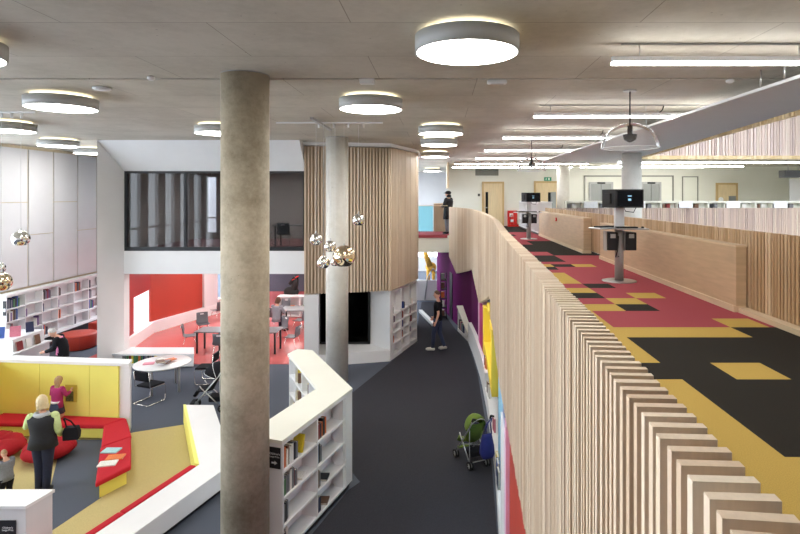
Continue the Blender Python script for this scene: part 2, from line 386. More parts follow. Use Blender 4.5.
# --- white framed block
wf = MB(); wf.prism([(-10.1, 16.2), (-9.77, 17.0), (-9.77, 17.3), (-10.1, 17.3)], 0, KZ)
wf.prism([(-10.1, 16.25), (-10.02, 16.4), (-12.22, 20.0), (-12.22, 30), (-12.34, 30), (-12.34, 20.0)], 2.79, KZ)
prof = [(16.2, KZ), (17.0, 5.97), (17.3, 5.97), (17.3, KZ)]
wf.loft([[(-10.1, y, z) for y, z in prof], [(-4.15, y, z) for y, z in prof]])
wf.box(-9.9, -4.14, 17.0, 17.35, 2.79, 3.5); wf.box(-4.17, -4.14, 17.0, 17.35, 3.5, 5.97)
struct(wf, 'wall_white_frame', 'white_paint', 'white splayed frame wall around the upper dark window', 'wall')
wr = MB()
for z0, z1 in ((3.5, 3.62), (5.9, 5.97)): wr.box(-9.77, -4.17, 17.02, 17.14, z0, z1)
for x in (-9.77, -7.93, -6.05, -4.24): wr.box(x, x + .07, 17.02, 17.14, 3.62, 5.9)
w1 = struct(wr, 'window_1', 'black_metal', 'long black framed window in the upper white wall', 'window')
MB().box(-9.7, -4.2, 17.07, 17.085, 3.62, 5.9).build('glass_pane', 'glass_dark', w1)
# upper room behind it
ur = MB(); ur.box(-9.9, -4.14, 17.35, 22, 3.42, 3.5); ur.m = 1; ur.box(-9.9, -9.75, 17.35, 22, 3.5, 6.1)
ur.box(-9.75, -9.3, 22, 22.1, 3.5, 6.1); ur.box(-8.95, -8.6, 22, 22.1, 3.5, 6.1); ur.box(-8.25, -7.75, 22, 22.1, 3.5, 6.1); ur.box(-7.45, -4.14, 22, 22.1, 3.5, 6.1)
ur.box(-9.9, -4.14, 17.35, 22.1, 6.1, 6.2); ur.box(-9.75, -4.14, 21.98, 22.1, 3.5, 3.75); ur.box(-9.75, -4.14, 21.98, 22.1, 5.95, 6.1); ur.box(-9.75, -7, 21.99, 22.08, 4.3, 4.36)
struct(ur, 'wall_upper_room', ['room_floor', 'room_dark'], 'dim grey room seen through the upper window', 'wall')
struct(MB().box(-9.9, -4.12, 17.35, 30, 2.79, 2.9), 'ceiling_red_room', 'white_paint', 'white ceiling of the red room', 'ceiling')
# red room
rr = MB()
def seg(mb, p, q, z0, z1, t=.12):
    d = (Vector(q) - Vector(p)).normalized(); nrm = Vector((-d.y, d.x)) * t
    mb.prism([p, q, (q[0] + nrm.x, q[1] + nrm.y), (p[0] + nrm.x, p[1] + nrm.y)], z0, z1)
s1a, s1b = (-9.9, 17.3), (-10.62, 19.2); s2 = (-11.0, 20.9); s3 = (-10.2, 23.6); s4 = (-9.55, 25.6)
rr.m = 1; seg(rr, (-10.3, 17.3), (-10.66, 19.15), 0, 2.79); seg(rr, (-10.66, 19.15), s2, 0, .42); seg(rr, (-10.66, 19.15), s2, 1.66, 2.79)
rr.m = 0; seg(rr, s2, s3, 0, 2.79); seg(rr, s3, s4, 0, .42); seg(rr, (-9.3, 26.4), (-9.0, 29), 0, 2.79)
struct(rr, 'wall_red', ['red_paint', 'red_dark'], 'bright red angled wall inside the framed room', 'wall')
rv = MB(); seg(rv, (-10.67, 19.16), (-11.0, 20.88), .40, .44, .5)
w6 = struct(rv, 'window_6', 'white_gloss', 'slanted white window opening in the red wall', 'window'); rv = MB(); seg(rv, (-10.72, 19.14), (-11.06, 20.9), .44, 1.66, .03); rv.build('glowing_pane', 'glow_pane', w6)  # pane added to glow, so the opening reads bright
lg = MB()
def ledge(mb, p, q, z1, d=.14):
    dd = (Vector(q) - Vector(p)).normalized(); nrm = Vector((dd.y, -dd.x)) * d
    mb.prism([p, q, (q[0] + nrm.x, q[1] + nrm.y), (p[0] + nrm.x, p[1] + nrm.y)], 0, z1)
for p, q in (((-10.35, 17.4), s2), (s2, s3), (s3, s4)): ledge(lg, p, q, .42)
struct(lg, 'baseboard_red_room', 'white_paint', 'pale low ledge running along the red wall', 'baseboard')
w2 = MB(); w2.prism([s3, (-9.95, 24.4), (-9.85, 24.38), (-10.1, 23.57)], .42, 2.79); w2.box(-9.75, -9.6, 25.2, 25.5, .42, 2.79)
w2.prism([s3, s4, (-9.45, 25.57), (-10.1, 23.57)], .42, .62)
struct(w2, 'window_2', 'white_gloss', 'white framed window at the end of the red wall', 'window')
bw = MB(); bw.box(-10.3, -9.2, 30, 30.15, 0, 1.1); bw.box(-9.2, -8.9, 30, 30.15, 0, 2.79); bw.box(-8.9, -4.12, 30, 30.15, 0, .95); bw.box(-10.3, -4.12, 30, 30.15, 2.3, 2.79)
for x in (-10.3, -8.0, -7.05, -6.4, -5.5, -4.4): bw.box(x, x + .28, 30, 30.15, .95, 2.3)
bw.m = 1; bw.box(-10.3, -4.12, 29.97, 29.99, 0, 1.0)
struct(bw, 'wall_red_room_back', ['white_paint', 'carpet_blue'], 'white back wall of the red room with blue windows', 'wall')
for i, (x0, x1) in enumerate(((-7.77, -7.05), (-6.12, -5.5))):
    o = struct(MB().box(x0, x1, 30.03, 30.08, .95, 2.3), 'window_%d' % (i + 3), 'window_blue', 'small blue window in the red room back wall, number %s' % ('near the horse', 'by the timber bay')[i], 'window')
    o['label'] = ('blue window pane in the back wall above the grey chairs', 'blue window pane in the back wall beside the timber bay')[i]
struct(MB().box(-8.3, -7.0, 29.9, 29.96, 2.1, 2.3), 'trim_1', 'green_paint', 'green band over the red room back window', 'trim')
struct(MB().box(-6.1, -5.0, 29.9, 29.96, 2.1, 2.3), 'trim_2', 'yellow_frame', 'yellow band over the red room back window', 'trim')

# --- timber bay
bp = [(-4.12, 16.67), (-1.57, 17.3), (-.82, 19.7), (-.82, 22.5), (-4.12, 22.5)]
def inset(p, q, d):
    dd = (Vector(q) - Vector(p)).normalized(); return Vector((-dd.y, dd.x)) * d
bay = thing('timber_bay', 'projecting upper bay clad in vertical pale timber slats', 'timber cladding', (-2.5, 18.5, 2.22))
MB().prism([(-4.08, 16.74), (-1.62, 17.36), (-.88, 19.72), (-.88, 22.5), (-4.08, 22.5)], 2.22, 6.72).build('backing_board', 'wood_back', bay)
m = MB()
for p, q, cc, ww in (((-4.12, 16.67), (-1.57, 17.3), .098, .052), ((-1.57, 17.3), (-.82, 19.7), .098, .078)):
    L_ = (Vector(q) - Vector(p)).length; n = int(L_ / cc); ang = math.atan2(q[1] - p[1], q[0] - p[0])
    for i in range(n + 1):
        c = Vector(p).lerp(Vector(q), (i + .3) / (n + .6)); w = ww * random.choice((.75, 1, 1.15))
        m.cbox((c.x, c.y, 4.47), (w, .07, 4.5), ang)
m.build('slats', 'slat_bay', bay)
MB().prism([(-4.14, 16.6), (-1.53, 17.24), (-.77, 19.7), (-.77, 22.5), (-4.14, 22.5)], 6.74, KZ - .002).build('cornice', 'white_paint', bay)
bb = MB(); bb.prism([(-4.12, 16.67), (-3.71, 16.77), (-3.71, 16.92), (-4.12, 16.92)], 0, 2.2)
bb.prism([(-4.1, 16.9), (-3.71, 16.77), (-1.57, 17.3), (-2.29, 18.05), (-4.1, 18.05)], 0, .35); bb.box(-4.14, -4.06, 16.9, 18.3, 0, 2.2)
bb.prism([(-1.57, 17.3), (-1.525, 17.46), (-1.74, 17.53), (-1.9, 18.3), (-2.29, 18.3), (-2.29, 18.05)], 0, 2.2)
bb.box(-4.12, -1.25, 22.3, 22.5, 0, 2.2); bb.box(-4.24, -4.15, 17.36, 30, 0, 2.78)
struct(bb, 'wall_bay_base', 'white_paint', 'white wall with deep splayed window reveal below the timber bay', 'wall')
bw2 = MB()
for x0, x1 in ((-4.06, -3.9), (-3.1, -3.03), (-2.36, -2.29)): bw2.box(x0, x1, 18.0, 18.08, .35, 2.22)
bw2.box(-4.06, -2.29, 18.0, 18.08, .35, .42)
w5 = struct(bw2, 'window_5', 'black_metal', 'dark framed ground floor window below the timber bay', 'window')
MB().box(-3.9, -2.36, 18.03, 18.045, .42, 2.2).build('glass_pane', 'glass_black', w5)
struct(MB().box(-4.0, -1.9, 20.2, 20.3, 0, 2.2), 'wall_bay_room', 'room_dark', 'dark room behind the bay window', 'wall')

# --- upper floor: slab, walkway with carpet tiles, balcony
COLS = 10; X0 = .22; Y0 = 2.04; rows = 46
def tile(ix, iy):
    x = X0 + .5 * ix + .25; y = Y0 + .5 * iy + .25
    def rg(a, b): return a < y < b
    def cg(a, b): return a < x < b
    if y < 3.54: return 'y'
    if y < 5.04: return 'y' if x < 2.22 else 'k'
    if y < 5.54: return 'y' if (cg(2.72, 3.22)) else 'k'
    if y < 6.54: return 'y' if x < 2.22 else 'k'
    if y < 7.04: return 'y' if x < 3.72 else 'k'
    if y < 7.54: return 'y' if (x < 2.22 or cg(3.72, 4.22)) else 'p'
    if y < 8.04: return 'y' if x < 2.22 else 'p'
    if y < 8.54: return 'y' if x < 2.72 else ('k' if x < 3.22 else 'p')
    if y < 9.04: return 'y' if cg(2.72, 3.22) else 'p'
    if y < 9.54: return 'k' if x < 2.72 else ('y' if cg(3.22, 3.72) else 'p')
    if y < 10.04: return 'y' if x < 2.72 else 'p'
    if y < 10.54: return 'k' if cg(2.72, 3.22) else 'p'
    if y < 12.04: return 'y' if cg(1.72, 2.72) else 'p'
    if y < 12.54: return 'p'
    if y < 13.04: return 'k' if cg(1.72, 2.72) else 'p'
    if y < 13.54: return 'y' if (cg(3.22, 3.72) or x < 2.72) else ('k' if x < 3.22 else 'p')
    if y < 14.04: return 'y' if x < 2.22 else 'p'
    if y < 15.54: return 'k' if cg(2.22, 3.22) else 'p'
    if y < 16.54: return 'k' if x > 3.22 else 'p'
    if y < 17.54: return 'k' if x > 2.72 else 'p'
    if y < 19.04: return 'k' if x > 2.72 or x < 1.72 else 'p'
    if y < 20.54: return 'k' if x > 3.22 else 'p'
    if y < 23.04: return 'p'
    if y < 24.04: return 'k' if x < 3.22 else 'p'
    return 'p' if y < 25.5 else 'k'
fl = MB()
fl.m = 3
left = [(px_(Y) + .1, Y) for Y in (.2, .8, 1.5, 2.5, 3.3, 5.4, 6.9, 10.3, 13, 15.5, 18, 19.8, 21, 22.3)]
fl.prism(left + [(4.6, 22.3), (4.6, .2)], UZ - .35, UZ - .02)
fl.box(-3, 20, 23.7, 26.2, UZ - .75, UZ - .02); fl.box(.42, 20, 26.2, 31, UZ - .75, UZ - .02); fl.box(.5, 20, 22.3, 23.7, UZ - .75, UZ - .02)
for iy in range(rows + 12):
    y0, y1 = Y0 + .5 * iy, Y0 + .5 * iy + .5
    for ix in range(9 if y0 < 22.5 else 12):
        x0 = X0 + .5 * ix; x1 = x0 + .5
        lo = px_((y0 + y1) / 2) + .1 if y0 < 22 else .45
        if x1 < lo: continue
        x0 = max(x0, lo); x1 = min(x1, 4.6 if y0 < 22.5 else 6.2)
        if x1 - x0 < .02: continue
        fl.m = {'p': 0, 'y': 1, 'k': 2}[tile(ix, iy)]
        fl.mesh([(x0, y0, UZ), (x1, y0, UZ), (x1, y1, UZ), (x0, y1, UZ)], [(0, 1, 2, 3)])
fl.m = 1; lo = px_(1.5); fl.mesh([(px_(.3) + .1, .2, UZ), (4.6, .2, UZ), (4.6, Y0, UZ), (px_(2) + .1, Y0, UZ)], [(0, 1, 2, 3)])
fl.m = 0; fl.box(-3, 2, 23.7, 26.2, UZ - .02, UZ - .001)
struct(fl, 'floor_upper', ['tile_pink', 'tile_yellow', 'tile_black', 'cream_paint'], 'upper walkway floor in pink, yellow and charcoal carpet tiles', 'floor')

# --- the big curved slat balustrade
BOT = [(2.9, 0), (2.9, 5.4), (2.74, 8), (2.7, 9.2), (2.7, 11.25), (3.08, 11.3), (3.05, 11.8), (2.13, 15.8), (2.8, 18.3), (2.2, 21.3), (2.74, 22.5)]
bal = thing('curved_balustrade', 'long curving balustrade of pale upright timber slats beside the walkway', 'balustrade', (.9, 10, 2.7))
m = MB(); y = .62
tops = []
while y < 22.5:
    ya = y; xm = px_(ya); dx = (px_(ya + .05) - px_(ya - .05)) / .1
    z0 = interp(BOT, ya, 1)
    th = random.choice((.021, .023, .025)); inn = random.uniform(-.003, .003)
    wd = .104
    n = math.hypot(1, dx)
    m.cbox((xm + wd / 2 + inn, ya, (z0 + 4.75) / 2), (wd, th, 4.75 - z0), -math.atan(dx))
    y += .0515 / n if y < 19.8 else .0515 / n
m.build('slats', 'slat_pale', bal)
m = MB()
pts = [i * .35 + .62 for i in range(63)]
for y0, y1 in zip(pts[:-1], pts[1:]):
    z0 = max(interp(BOT, y0, 1), interp(BOT, y1, 1)) + .03
    m.prism([(px_(y0) + .06, y0), (px_(y1) + .06, y1), (px_(y1) + .085, y1), (px_(y0) + .085, y0)], z0, 4.60)
m.build('backing_board', 'wood_back', bal)

# --- wall of colours under the walkway
def band(mb, y0, y1, d0, d1, z0, z1, step=.6):
    n = max(1, int((y1 - y0) / step)); ys = [y0 + (y1 - y0) * i / n for i in range(n + 1)]
    for a, b in zip(ys[:-1], ys[1:]): mb.prism([(px_(a) + d0, a), (px_(b) + d0, b), (px_(b) + d1, b), (px_(a) + d1, a)], z0, z1)
struct_b = MB(); band(struct_b, .6, 6.0, .06, .3, 0, 2.68); struct(struct_b, 'wall_red_panel', 'red_paint', 'red panel wall under the near end of the curved balustrade', 'wall')
q = MB(); band(q, 6.0, 6.25, .02, .3, 0, 2.68); struct(q, 'trim_3', 'pink_paint', 'end edge of the red panel, light on it painted pink', 'trim')  # end edge of the red panel, its light put in as pink
q = MB(); band(q, 6.25, 7.9, .08, .3, 2.1, 2.68); struct(q, 'wall_grey_blue', 'greyblue_paint', 'grey blue panel above the tall white unit under the walkway', 'wall')
q = MB(); band(q, 7.9, 10.3, .1, .3, .33, 2.68); struct(q, 'wall_blue', 'blue_paint', 'light blue panel wall under the walkway', 'wall')
q = MB(); band(q, 13.9, 17.2, .12, .3, .7, 2.1); q.m = 1; band(q, 15.4, 16.5, .09, .13, .8, 2.05); q.m = 2; band(q, 17.2, 19.6, .16, .3, .7, 2.9)
struct(q, 'wall_pink', ['pink_paint', 'magenta_paint', 'purple_paint'], 'pink panel wall with a magenta slot under the walkway', 'wall')
q = MB(); q.prism([(1.16, 19.6), (1.4, 19.6), (1.1, 21.4), (.86, 21.4)], 0, 2.74); q.prism([(.88, 21.3), (1.05, 21.4), (.1, 27.1), (-.15, 27), (.6, 22.6)], 0, 2.76)
struct(q, 'wall_purple', 'purple_paint', 'deep purple wall at the far end of the corridor', 'wall')
yf = thing('yellow_window_box', 'bright yellow framed display niche under the curved balustrade', 'display niche', (1.0, 12, 1.25))
q = MB(); band(q, 10.35, 10.7, -.02, .3, 1.42, 2.68); band(q, 13.5, 13.9, -.02, .3, 1.30, 2.45); band(q, 10.7, 13.5, -.02, .3, 1.42, 1.62); band(q, 10.7, 11.2, -.02, .3, 2.52, 2.68); band(q, 11.33, 12.2, -.02, .3, 2.72, 2.84); q.build('frame', 'yellow_frame', yf)
q = MB(); band(q, 10.7, 13.5, .16, .3, 1.55, 2.6); q.build('back_panel', 'yellow_paint', yf)
bn = thing('wall_bench', 'long low white bench following the foot of the coloured wall', 'bench', (1.1, 12, 0))
q = MB(); band(q, 7.9, 14, .04, .3, 0, .33); band(q, 14, 19.6, .04, .3, 0, .7); q.build('body', 'white_paint', bn)
tw = thing('white_wall_unit', 'tall plain white unit below the grey blue panel', 'cabinet', (.95, 7, 0))
q = MB(); band(q, 6.26, 7.9, .05, .3, .06, 2.1); q.build('body', 'white_paint', tw); q = MB(); band(q, 6.26, 7.9, .09, .3, 0, .06); q.build('plinth', 'black_metal', tw)
ss = thing('sloping_bookcase', 'white low bookcase with a sloping top at the purple wall', 'bookcase', (.95, 20.4, 0))
def slopebox(y0, y1, z0, z1, x0=.06, x1=.42, zb=0):
    q = MB(); vs = []
    for y, z in ((y0, z0), (y1, z1)):
        a = px_(y) - .02; vs += [(a + x0, y, zb), (a + x1, y, zb), (a + x1, y, z), (a + x0, y, z)]
    q.mesh(vs, [(0, 3, 2, 1), (4, 5, 6, 7), (0, 1, 5, 4), (1, 2, 6, 5), (2, 3, 7, 6), (3, 0, 4, 7)]); return q
slopebox(19.65, 21.25, .26, .9, .26, .42).build('back_panel', 'white_paint', ss)
q = slopebox(19.65, 21.25, .10, .10); q.build('bottom_shelf', 'white_paint', ss)
q = MB(); v = []
for y, z in ((19.65, .28), (21.25, .92)):
    a = px_(y) - .02; v += [(a + .03, y, z), (a + .44, y, z), (a + .44, y, z + .05), (a + .03, y, z + .05)]
q.mesh(v, [(0, 3, 2, 1), (4, 5, 6, 7), (0, 1, 5, 4), (1, 2, 6, 5), (2, 3, 7, 6), (3, 0, 4, 7)]); q.build('top', 'cream_paint', ss)
for yy, zt in ((21.2, .88), (20.2, .5)):
    a = px_(yy) - .02; MB().box(a + .06, a + .3, yy - .03, yy + .03, .1, zt).build('side_panel', 'white_paint', ss)

# --- walkway's other side: plywood boxes and slat balustrade
pb = thing('plywood_partition', 'low honey plywood partition nearest along the walkway, behind the computer kiosk', 'partition', (4.35, 11, UZ))
MB().box(4.28, 4.43, 7.95, 14.7, UZ + .09, 4.46).build('panel', 'ply', pb); MB().box(4.27, 4.44, 7.94, 14.71, 4.46, 4.49).build('cap', 'ply_light', pb)
MB().box(4.25, 4.43, 7.95, 14.7, UZ, UZ + .09).build('skirting', 'ply_light', pb)
pb2 = thing('plywood_partition', 'plywood partition with a red call button, further along the walkway', 'partition', (4.3, 19.5, UZ))
MB().box(4.2, 4.43, 16.1, 23.3, UZ + .09, 4.52).build('panel', 'ply', pb2); MB().box(4.19, 4.44, 16.09, 23.3, 4.52, 4.56).build('cap', 'ply_light', pb2)
MB().box(4.17, 4.43, 16.1, 23.3, UZ, UZ + .09).build('skirting', 'ply_light', pb2)
cb = thing('fire_call_button', 'small red fire call button on the plywood partition', 'call point', (4.19, 19.8, 4.36))
MB().box(4.15, 4.195, 19.74, 19.86, 4.30, 4.42).build('case', 'fire_red', cb, bevel=.008); MB().box(4.145, 4.15, 19.77, 19.83, 4.33, 4.39).build('button', 'sign_white', cb)
rs = thing('slat_balustrade', 'warm brown slat balustrade on the atrium side of the walkway', 'balustrade', (4.5, 14, UZ))
m = MB(); y = 1.0
while y < 23.3:
    w = random.choice((.035, .045, .055)); m.box(4.45, 4.53, y, y + w, UZ + .06, 4.70); y += w + random.choice((.022, .028, .034))
m.build('slats', 'slat_warm', rs)
MB().box(4.53, 4.56, 1, 23.3, UZ + .06, 4.66).build('backing_board', 'wood_back_dark', rs)
MB().box(4.30, 4.44, 1, 7.93, UZ, UZ + .07).build('skirting', 'ply_light', rs)
fb = thing('far_balustrade', 'pale mauve slat balustrade across the atrium below the white notices', 'balustrade', (11, 23, UZ))
m = MB(); x = 4.75
while x < 20:
    w = random.choice((.04, .055, .07)); m.box(x, x + w, 23.0, 23.06, UZ - .75, 4.70); x += w + random.choice((.025, .035))
m.build('slats', 'slat_mauve', fb)
MB().box(4.75, 20, 23.06, 23.09, UZ - .75, 4.66).build('backing_board', 'wood_back', fb)

# --- far upper wall with doors
uw = MB(); uw.box(.4, 20, 30.8, 31.0, UZ, KZ)
tr = MB(); tr.box(8.05, 8.12, 30.74, 30.8, UZ, 6.35); tr.box(13.0, 13.07, 30.74, 30.8, UZ, 6.35); tr.box(8.05, 13.07, 30.74, 30.8, 6.28, 6.35)
tr.box(13.55, 13.6, 30.76, 30.8, UZ, 6.3); tr.box(14.4, 14.45, 30.76, 30.8, UZ, 6.3); tr.box(13.55, 14.45, 30.76, 30.8, 6.25, 6.3)
struct(tr, 'trim_5', 'grille', 'thin grey recess outlines around the lift doors and niche', 'trim')
struct(uw, 'wall_upper_far', 'cream_paint', 'cream wall with doors at the end of the upper floor', 'wall')
struct(MB().box(.34, .42, 26.2, 31.0, 5.6, KZ - .05), 'trim_4', 'ply_light', 'timber strip at the corner of the cream wall', 'trim')
def door(x0, x1, ztop, name, label, mat='door_wood', slit=True, double=False):
    o = struct(MB().box(x0 + .1, x1 - .1, 30.73, 30.79, UZ, ztop - .1), name, mat, label, 'door')
    f = MB(); f.box(x0, x0 + .1, 30.7, 30.79, UZ, ztop); f.box(x1 - .1, x1, 30.7, 30.79, UZ, ztop); f.box(x0 + .1, x1 - .1, 30.7, 30.79, ztop - .1, ztop)
    f.build('frame', 'door_frame_wood' if mat == 'door_wood' else 'grey_metal', o)
    if slit:
        MB().box(x0 + .2, x0 + .34, 30.71, 30.74, UZ + .55, 5.42).build('vision_panel', 'screen_black', o)
        q = MB(); q.tube([(x0 + .16, 30.68, 4.55), (x0 + .3, 30.68, 4.55)], .02, 6); q.tube([(x0 + .16, 30.68, 4.55), (x0 + .16, 30.73, 4.55)], .02, 6); q.build('handle', 'steel', o)
    return o
s_ = F / 30.75
X = lambda p: (p - CX) / s_
door(X(482), X(504), 6.0, 'door_1', 'single pale wood door with a slim dark vision panel')
d2 = door(X(534), X(560), 6.03, 'door_2', 'wide pale wood door below the green exit sign', slit=False)
MB().box(X(548), X(550.5), 30.71, 30.74, UZ + .6, 5.4).build('vision_panel', 'screen_black', d2); MB().box(X(550.5), X(556), 30.71, 30.735, UZ + .6, 5.42).build('steel_plate', 'lift_steel', d2)
d3 = door(X(716), X(737.5), 5.93, 'door_3', 'pale wood door with a round white notice beyond the atrium', slit=False)
MB().box(X(728.5), X(735.5), 30.71, 30.74, UZ + .4, 5.2).build('vision_panel', 'lift_steel', d3)
q = MB(); q.M = Matrix.Translation((X(720.5), 30.71, 5.0)) @ Matrix.Rotation(PI / 2, 4, 'X'); q.cyl((0, 0, 0), .14, 0, .02, 20); q.build('notice', 'sign_white', d3)
for k, (p0, p1, lb) in enumerate(((589, 613, 'steel lift doors behind the kiosk monitors, beside the notices'), (641, 661, 'steel lift doors behind the concrete column'))):
    o = door(X(p0), X(p1), 5.98, 'door_%d' % (k + 4), lb, 'lift_steel', False)
    MB().box((X(p0) + X(p1)) / 2 - .008, (X(p0) + X(p1)) / 2 + .008, 30.715, 30.73, UZ, 5.88).build('seam', 'black_metal', o)
    MB().box((X(p0) + X(p1)) / 2 - .22, (X(p0) + X(p1)) / 2 + .22, 30.69, 30.71, 5.89, 5.97).build('floor_indicator', 'screen_black', o)

# ================================================================ columns
def column(x, y, z0, r, mat, label, top=KZ):
    o = thing('concrete_column', label, 'column', (x, y, z0))
    q = MB(); q.cyl((x, y, 0), r, z0, top - .001, 64); q.build('shaft', mat, o)
    q = MB(); q.lathe([(r + .004, top - .015), (r + .004, top - .002)], (x, y, 0), 64); q.build('shadow_joint', 'grey_metal', o)
column(-2.655, 7.5, 0, .315, 'column_concrete', 'thick stained concrete column nearest in the hall, beside the corridor bookcase')
column(-2.9, 15.5, 0, .31, 'pale_column', 'pale concrete column in front of the timber bay')
column(6.2, 17.8, 0, .31, 'pale_column', 'pale round column rising behind the computer kiosk with the clear dome')
column(6.2, 27.7, UZ, .31, 'pale_column', 'pale round column by the wide door and exit sign')

# ================================================================ ceiling lights
def disc_light(name='ceiling_light'):
    o = thing(name, '', 'ceiling light')
    q = MB(); q.lathe([(.50, .0), (.52, .0), (.52, .165), (.06, .17)], n=56); q.build('housing', 'lamp_grey', o, world=False)
    q = MB(); q.cyl((0, 0, 0), .505, .004, .012, 56); q.build('diffuser', 'lamp_white', o, world=False)
    q = MB(); q.lathe([(.44, .171), (.44, .2), (.10, .2), (.10, .171)], n=40); q.build('halo_ring', 'halo_warm', o, world=False)
    q = MB(); q.cyl((0, 0, 0), .1, .2, KZ - 6.625 - .001, 20); q.build('ceiling_mount', 'lamp_grey', o, world=False)
    return o
dl = disc_light()
DL = [(.27, 5.5, 'large round ceiling light, biggest and closest above the balustrade'),
      (-1.14, 9.08, 'round ceiling light just beside the white ceiling box, above the bookcase corner'),
      (.02, 12.7, 'round ceiling light, first of the row receding over the corridor'),
      (-.03, 15.5, 'round ceiling light, second of the row receding over the corridor'),
      (-.18, 20.2, 'round ceiling light, third of the row receding over the corridor'),
      (-.45, 32.0, 'small distant round ceiling light beyond the glass balcony'),
      (-6.17, 8.97, 'round ceiling light beside the flat smoke detector over the reading corner'),
      (-5.05, 5.6, 'round ceiling light cut by the edge at the upper left of the photo'),
      (-9.5, 12.1, 'round ceiling light with the hanging silver globe beside it'),
      (-10.95, 15.8, 'round ceiling light in front of the white wall panels'),
      (-11.8, 18.6, 'round ceiling light tucked behind the white frame, glowing on the panels'),
      (-5.07, 12.6, 'round ceiling light half hidden behind the stained concrete column'),
      (-1.3, 1.9, 'added ceiling light out of view over the corridor, near the curved balustrade'), (-3.4, 2.2, 'added ceiling light out of view above the corridor, behind the viewpoint side')]  # last two hang out of view, added to brighten the near slats
for i, (x, y, lb) in enumerate(DL):
    if i == 0: dl.location = (x, y, 6.625); dl['label'] = lb; dl['group'] = 'round ceiling lights'
    else: dup(dl, (x, y, 6.625), 0, lb, 'round ceiling lights')
def strip_light(L):
    o = thing('strip_light', '', 'ceiling light', group='linear strip lights')
    q = MB(); q.box(0, L, -.03, .03, .028, .085); q.build('housing', 'white_paint', o, world=False)
    q = MB(); q.box(0, L, -.032, .032, 0, .028); q.build('diffuser', 'strip_white', o, world=False)
    q = MB(); q.box(.1, L - .1, -.012, .012, KZ - 6.62 - .016, KZ - 6.62 - .001); q.build('ceiling_rail', 'grey_metal', o, world=False)
    for x in (.3, L * .5, L - .3):
        q = MB(); q.tube([(x, 0, .08), (x, 0, KZ - 6.62 - .01)], .006, 5); q.build('hanger', 'steel', o, world=False)
    q = MB(); q.tube([(L * .56, 0, .085), (L * .575, .01, .14), (L * .58, 0, KZ - 6.62 - .01)], .009, 6); q.build('cable', 'black_plastic', o, world=False)
    return o
ST = [(1.86, 2.1, 4.05, 'added strip light out of view overhead, above the nearest yellow carpet tiles'),  # out of view, added for light on the near slats
      (1.86, 5.95, 4.05, 'closest linear strip light, high at the upper right of the photo'),
      (1.70, 9.95, 4.05, 'second linear strip light from the viewer, reaching under the grey raft'),
      (1.56, 13.65, 4.3, 'third linear strip light from the viewer above the walkway'),
      (1.42, 17.5, 4.3, 'fourth linear strip light from the viewer above the walkway'),
      (1.38, 21.2, 4.0, 'fifth linear strip light from the viewer above the walkway'),
      (.68, 24.8, 6, 'sixth linear strip light from the viewer, near the doors'),
      (.62, 27.6, 6, 'seventh linear strip light from the viewer, nearest the door wall'),
      (7.7, 26.2, 6.75, 'linear strip light beyond the atrium, ending above the door with the notice'),
      (7.4, 29.0, 6.5, 'added strip light tight to the ceiling, brightening the wall by the lift doors'), (7.2, 22.2, 12, 'long linear strip light just behind the upper mauve balustrade')]  # strip before the lift doors is added to brighten the far wall
for x, y, L, lb in ST:
    o = strip_light(L); o.location = (x, y, 6.62 if x < 7 else (6.70 if y > 28 else 6.60 if y > 25 else 6.53)); o['label'] = lb
# small ceiling fittings
def fitting(name, label, cat, px, py, prof, mat, base='white_paint', n=28):
    p = G(px, py, KZ); o = thing(name, label, cat, (p.x, p.y, KZ))
    q = MB(); q.lathe(prof, (p.x, p.y, KZ - .001), n, True, True); q.build('cover', mat, o)
    q = MB(); q.cyl((p.x, p.y, KZ), prof[0][0] * .7, -.012, -.001, n); q.build('base_plate', base, o)
fitting('smoke_detector', 'flat white ceiling disc near the round light over the reading corner', 'smoke detector', 102, 87, [(.13, -.012), (.13, -.03), (.11, -.045), (.02, -.05)], 'white_paint')
fitting('smoke_detector', 'tiny white detector on the ceiling groove over the reading corner', 'smoke detector', 151, 76, [(.05, -.012), (.05, -.04), (.03, -.06)], 'white_paint')
fitting('smoke_detector', 'white dome detector on the ceiling beside the grey raft', 'smoke detector', 730, 79.5, [(.06, -.012), (.055, -.035), (.03, -.05)], 'white_paint')
p = G(367, 79, KZ); o = thing('junction_box', 'white rectangular box on the ceiling groove beside the stained column', 'ceiling box', (p.x, p.y, KZ))
MB().box(p.x - .1, p.x + .1, p.y - .06, p.y + .06, KZ - .07, KZ - .001).build('case', 'white_paint', o, bevel=.006); MB().box(p.x - .11, p.x + .11, p.y - .065, p.y + .065, KZ - .012, KZ - .002).build('flange', 'panel_white', o)
p = G(497, 80, KZ); o = thing('emergency_light', 'long white emergency light on the ceiling groove behind the largest disc lamp', 'emergency light', (p.x, p.y, KZ))
MB().box(p.x - .14, p.x + .14, p.y - .05, p.y + .05, KZ - .06, KZ - .001).build('case', 'white_paint', o, bevel=.02); MB().box(p.x - .09, p.x + .09, p.y - .055, p.y + .03, KZ - .068, KZ - .06).build('lens', 'white_gloss', o)

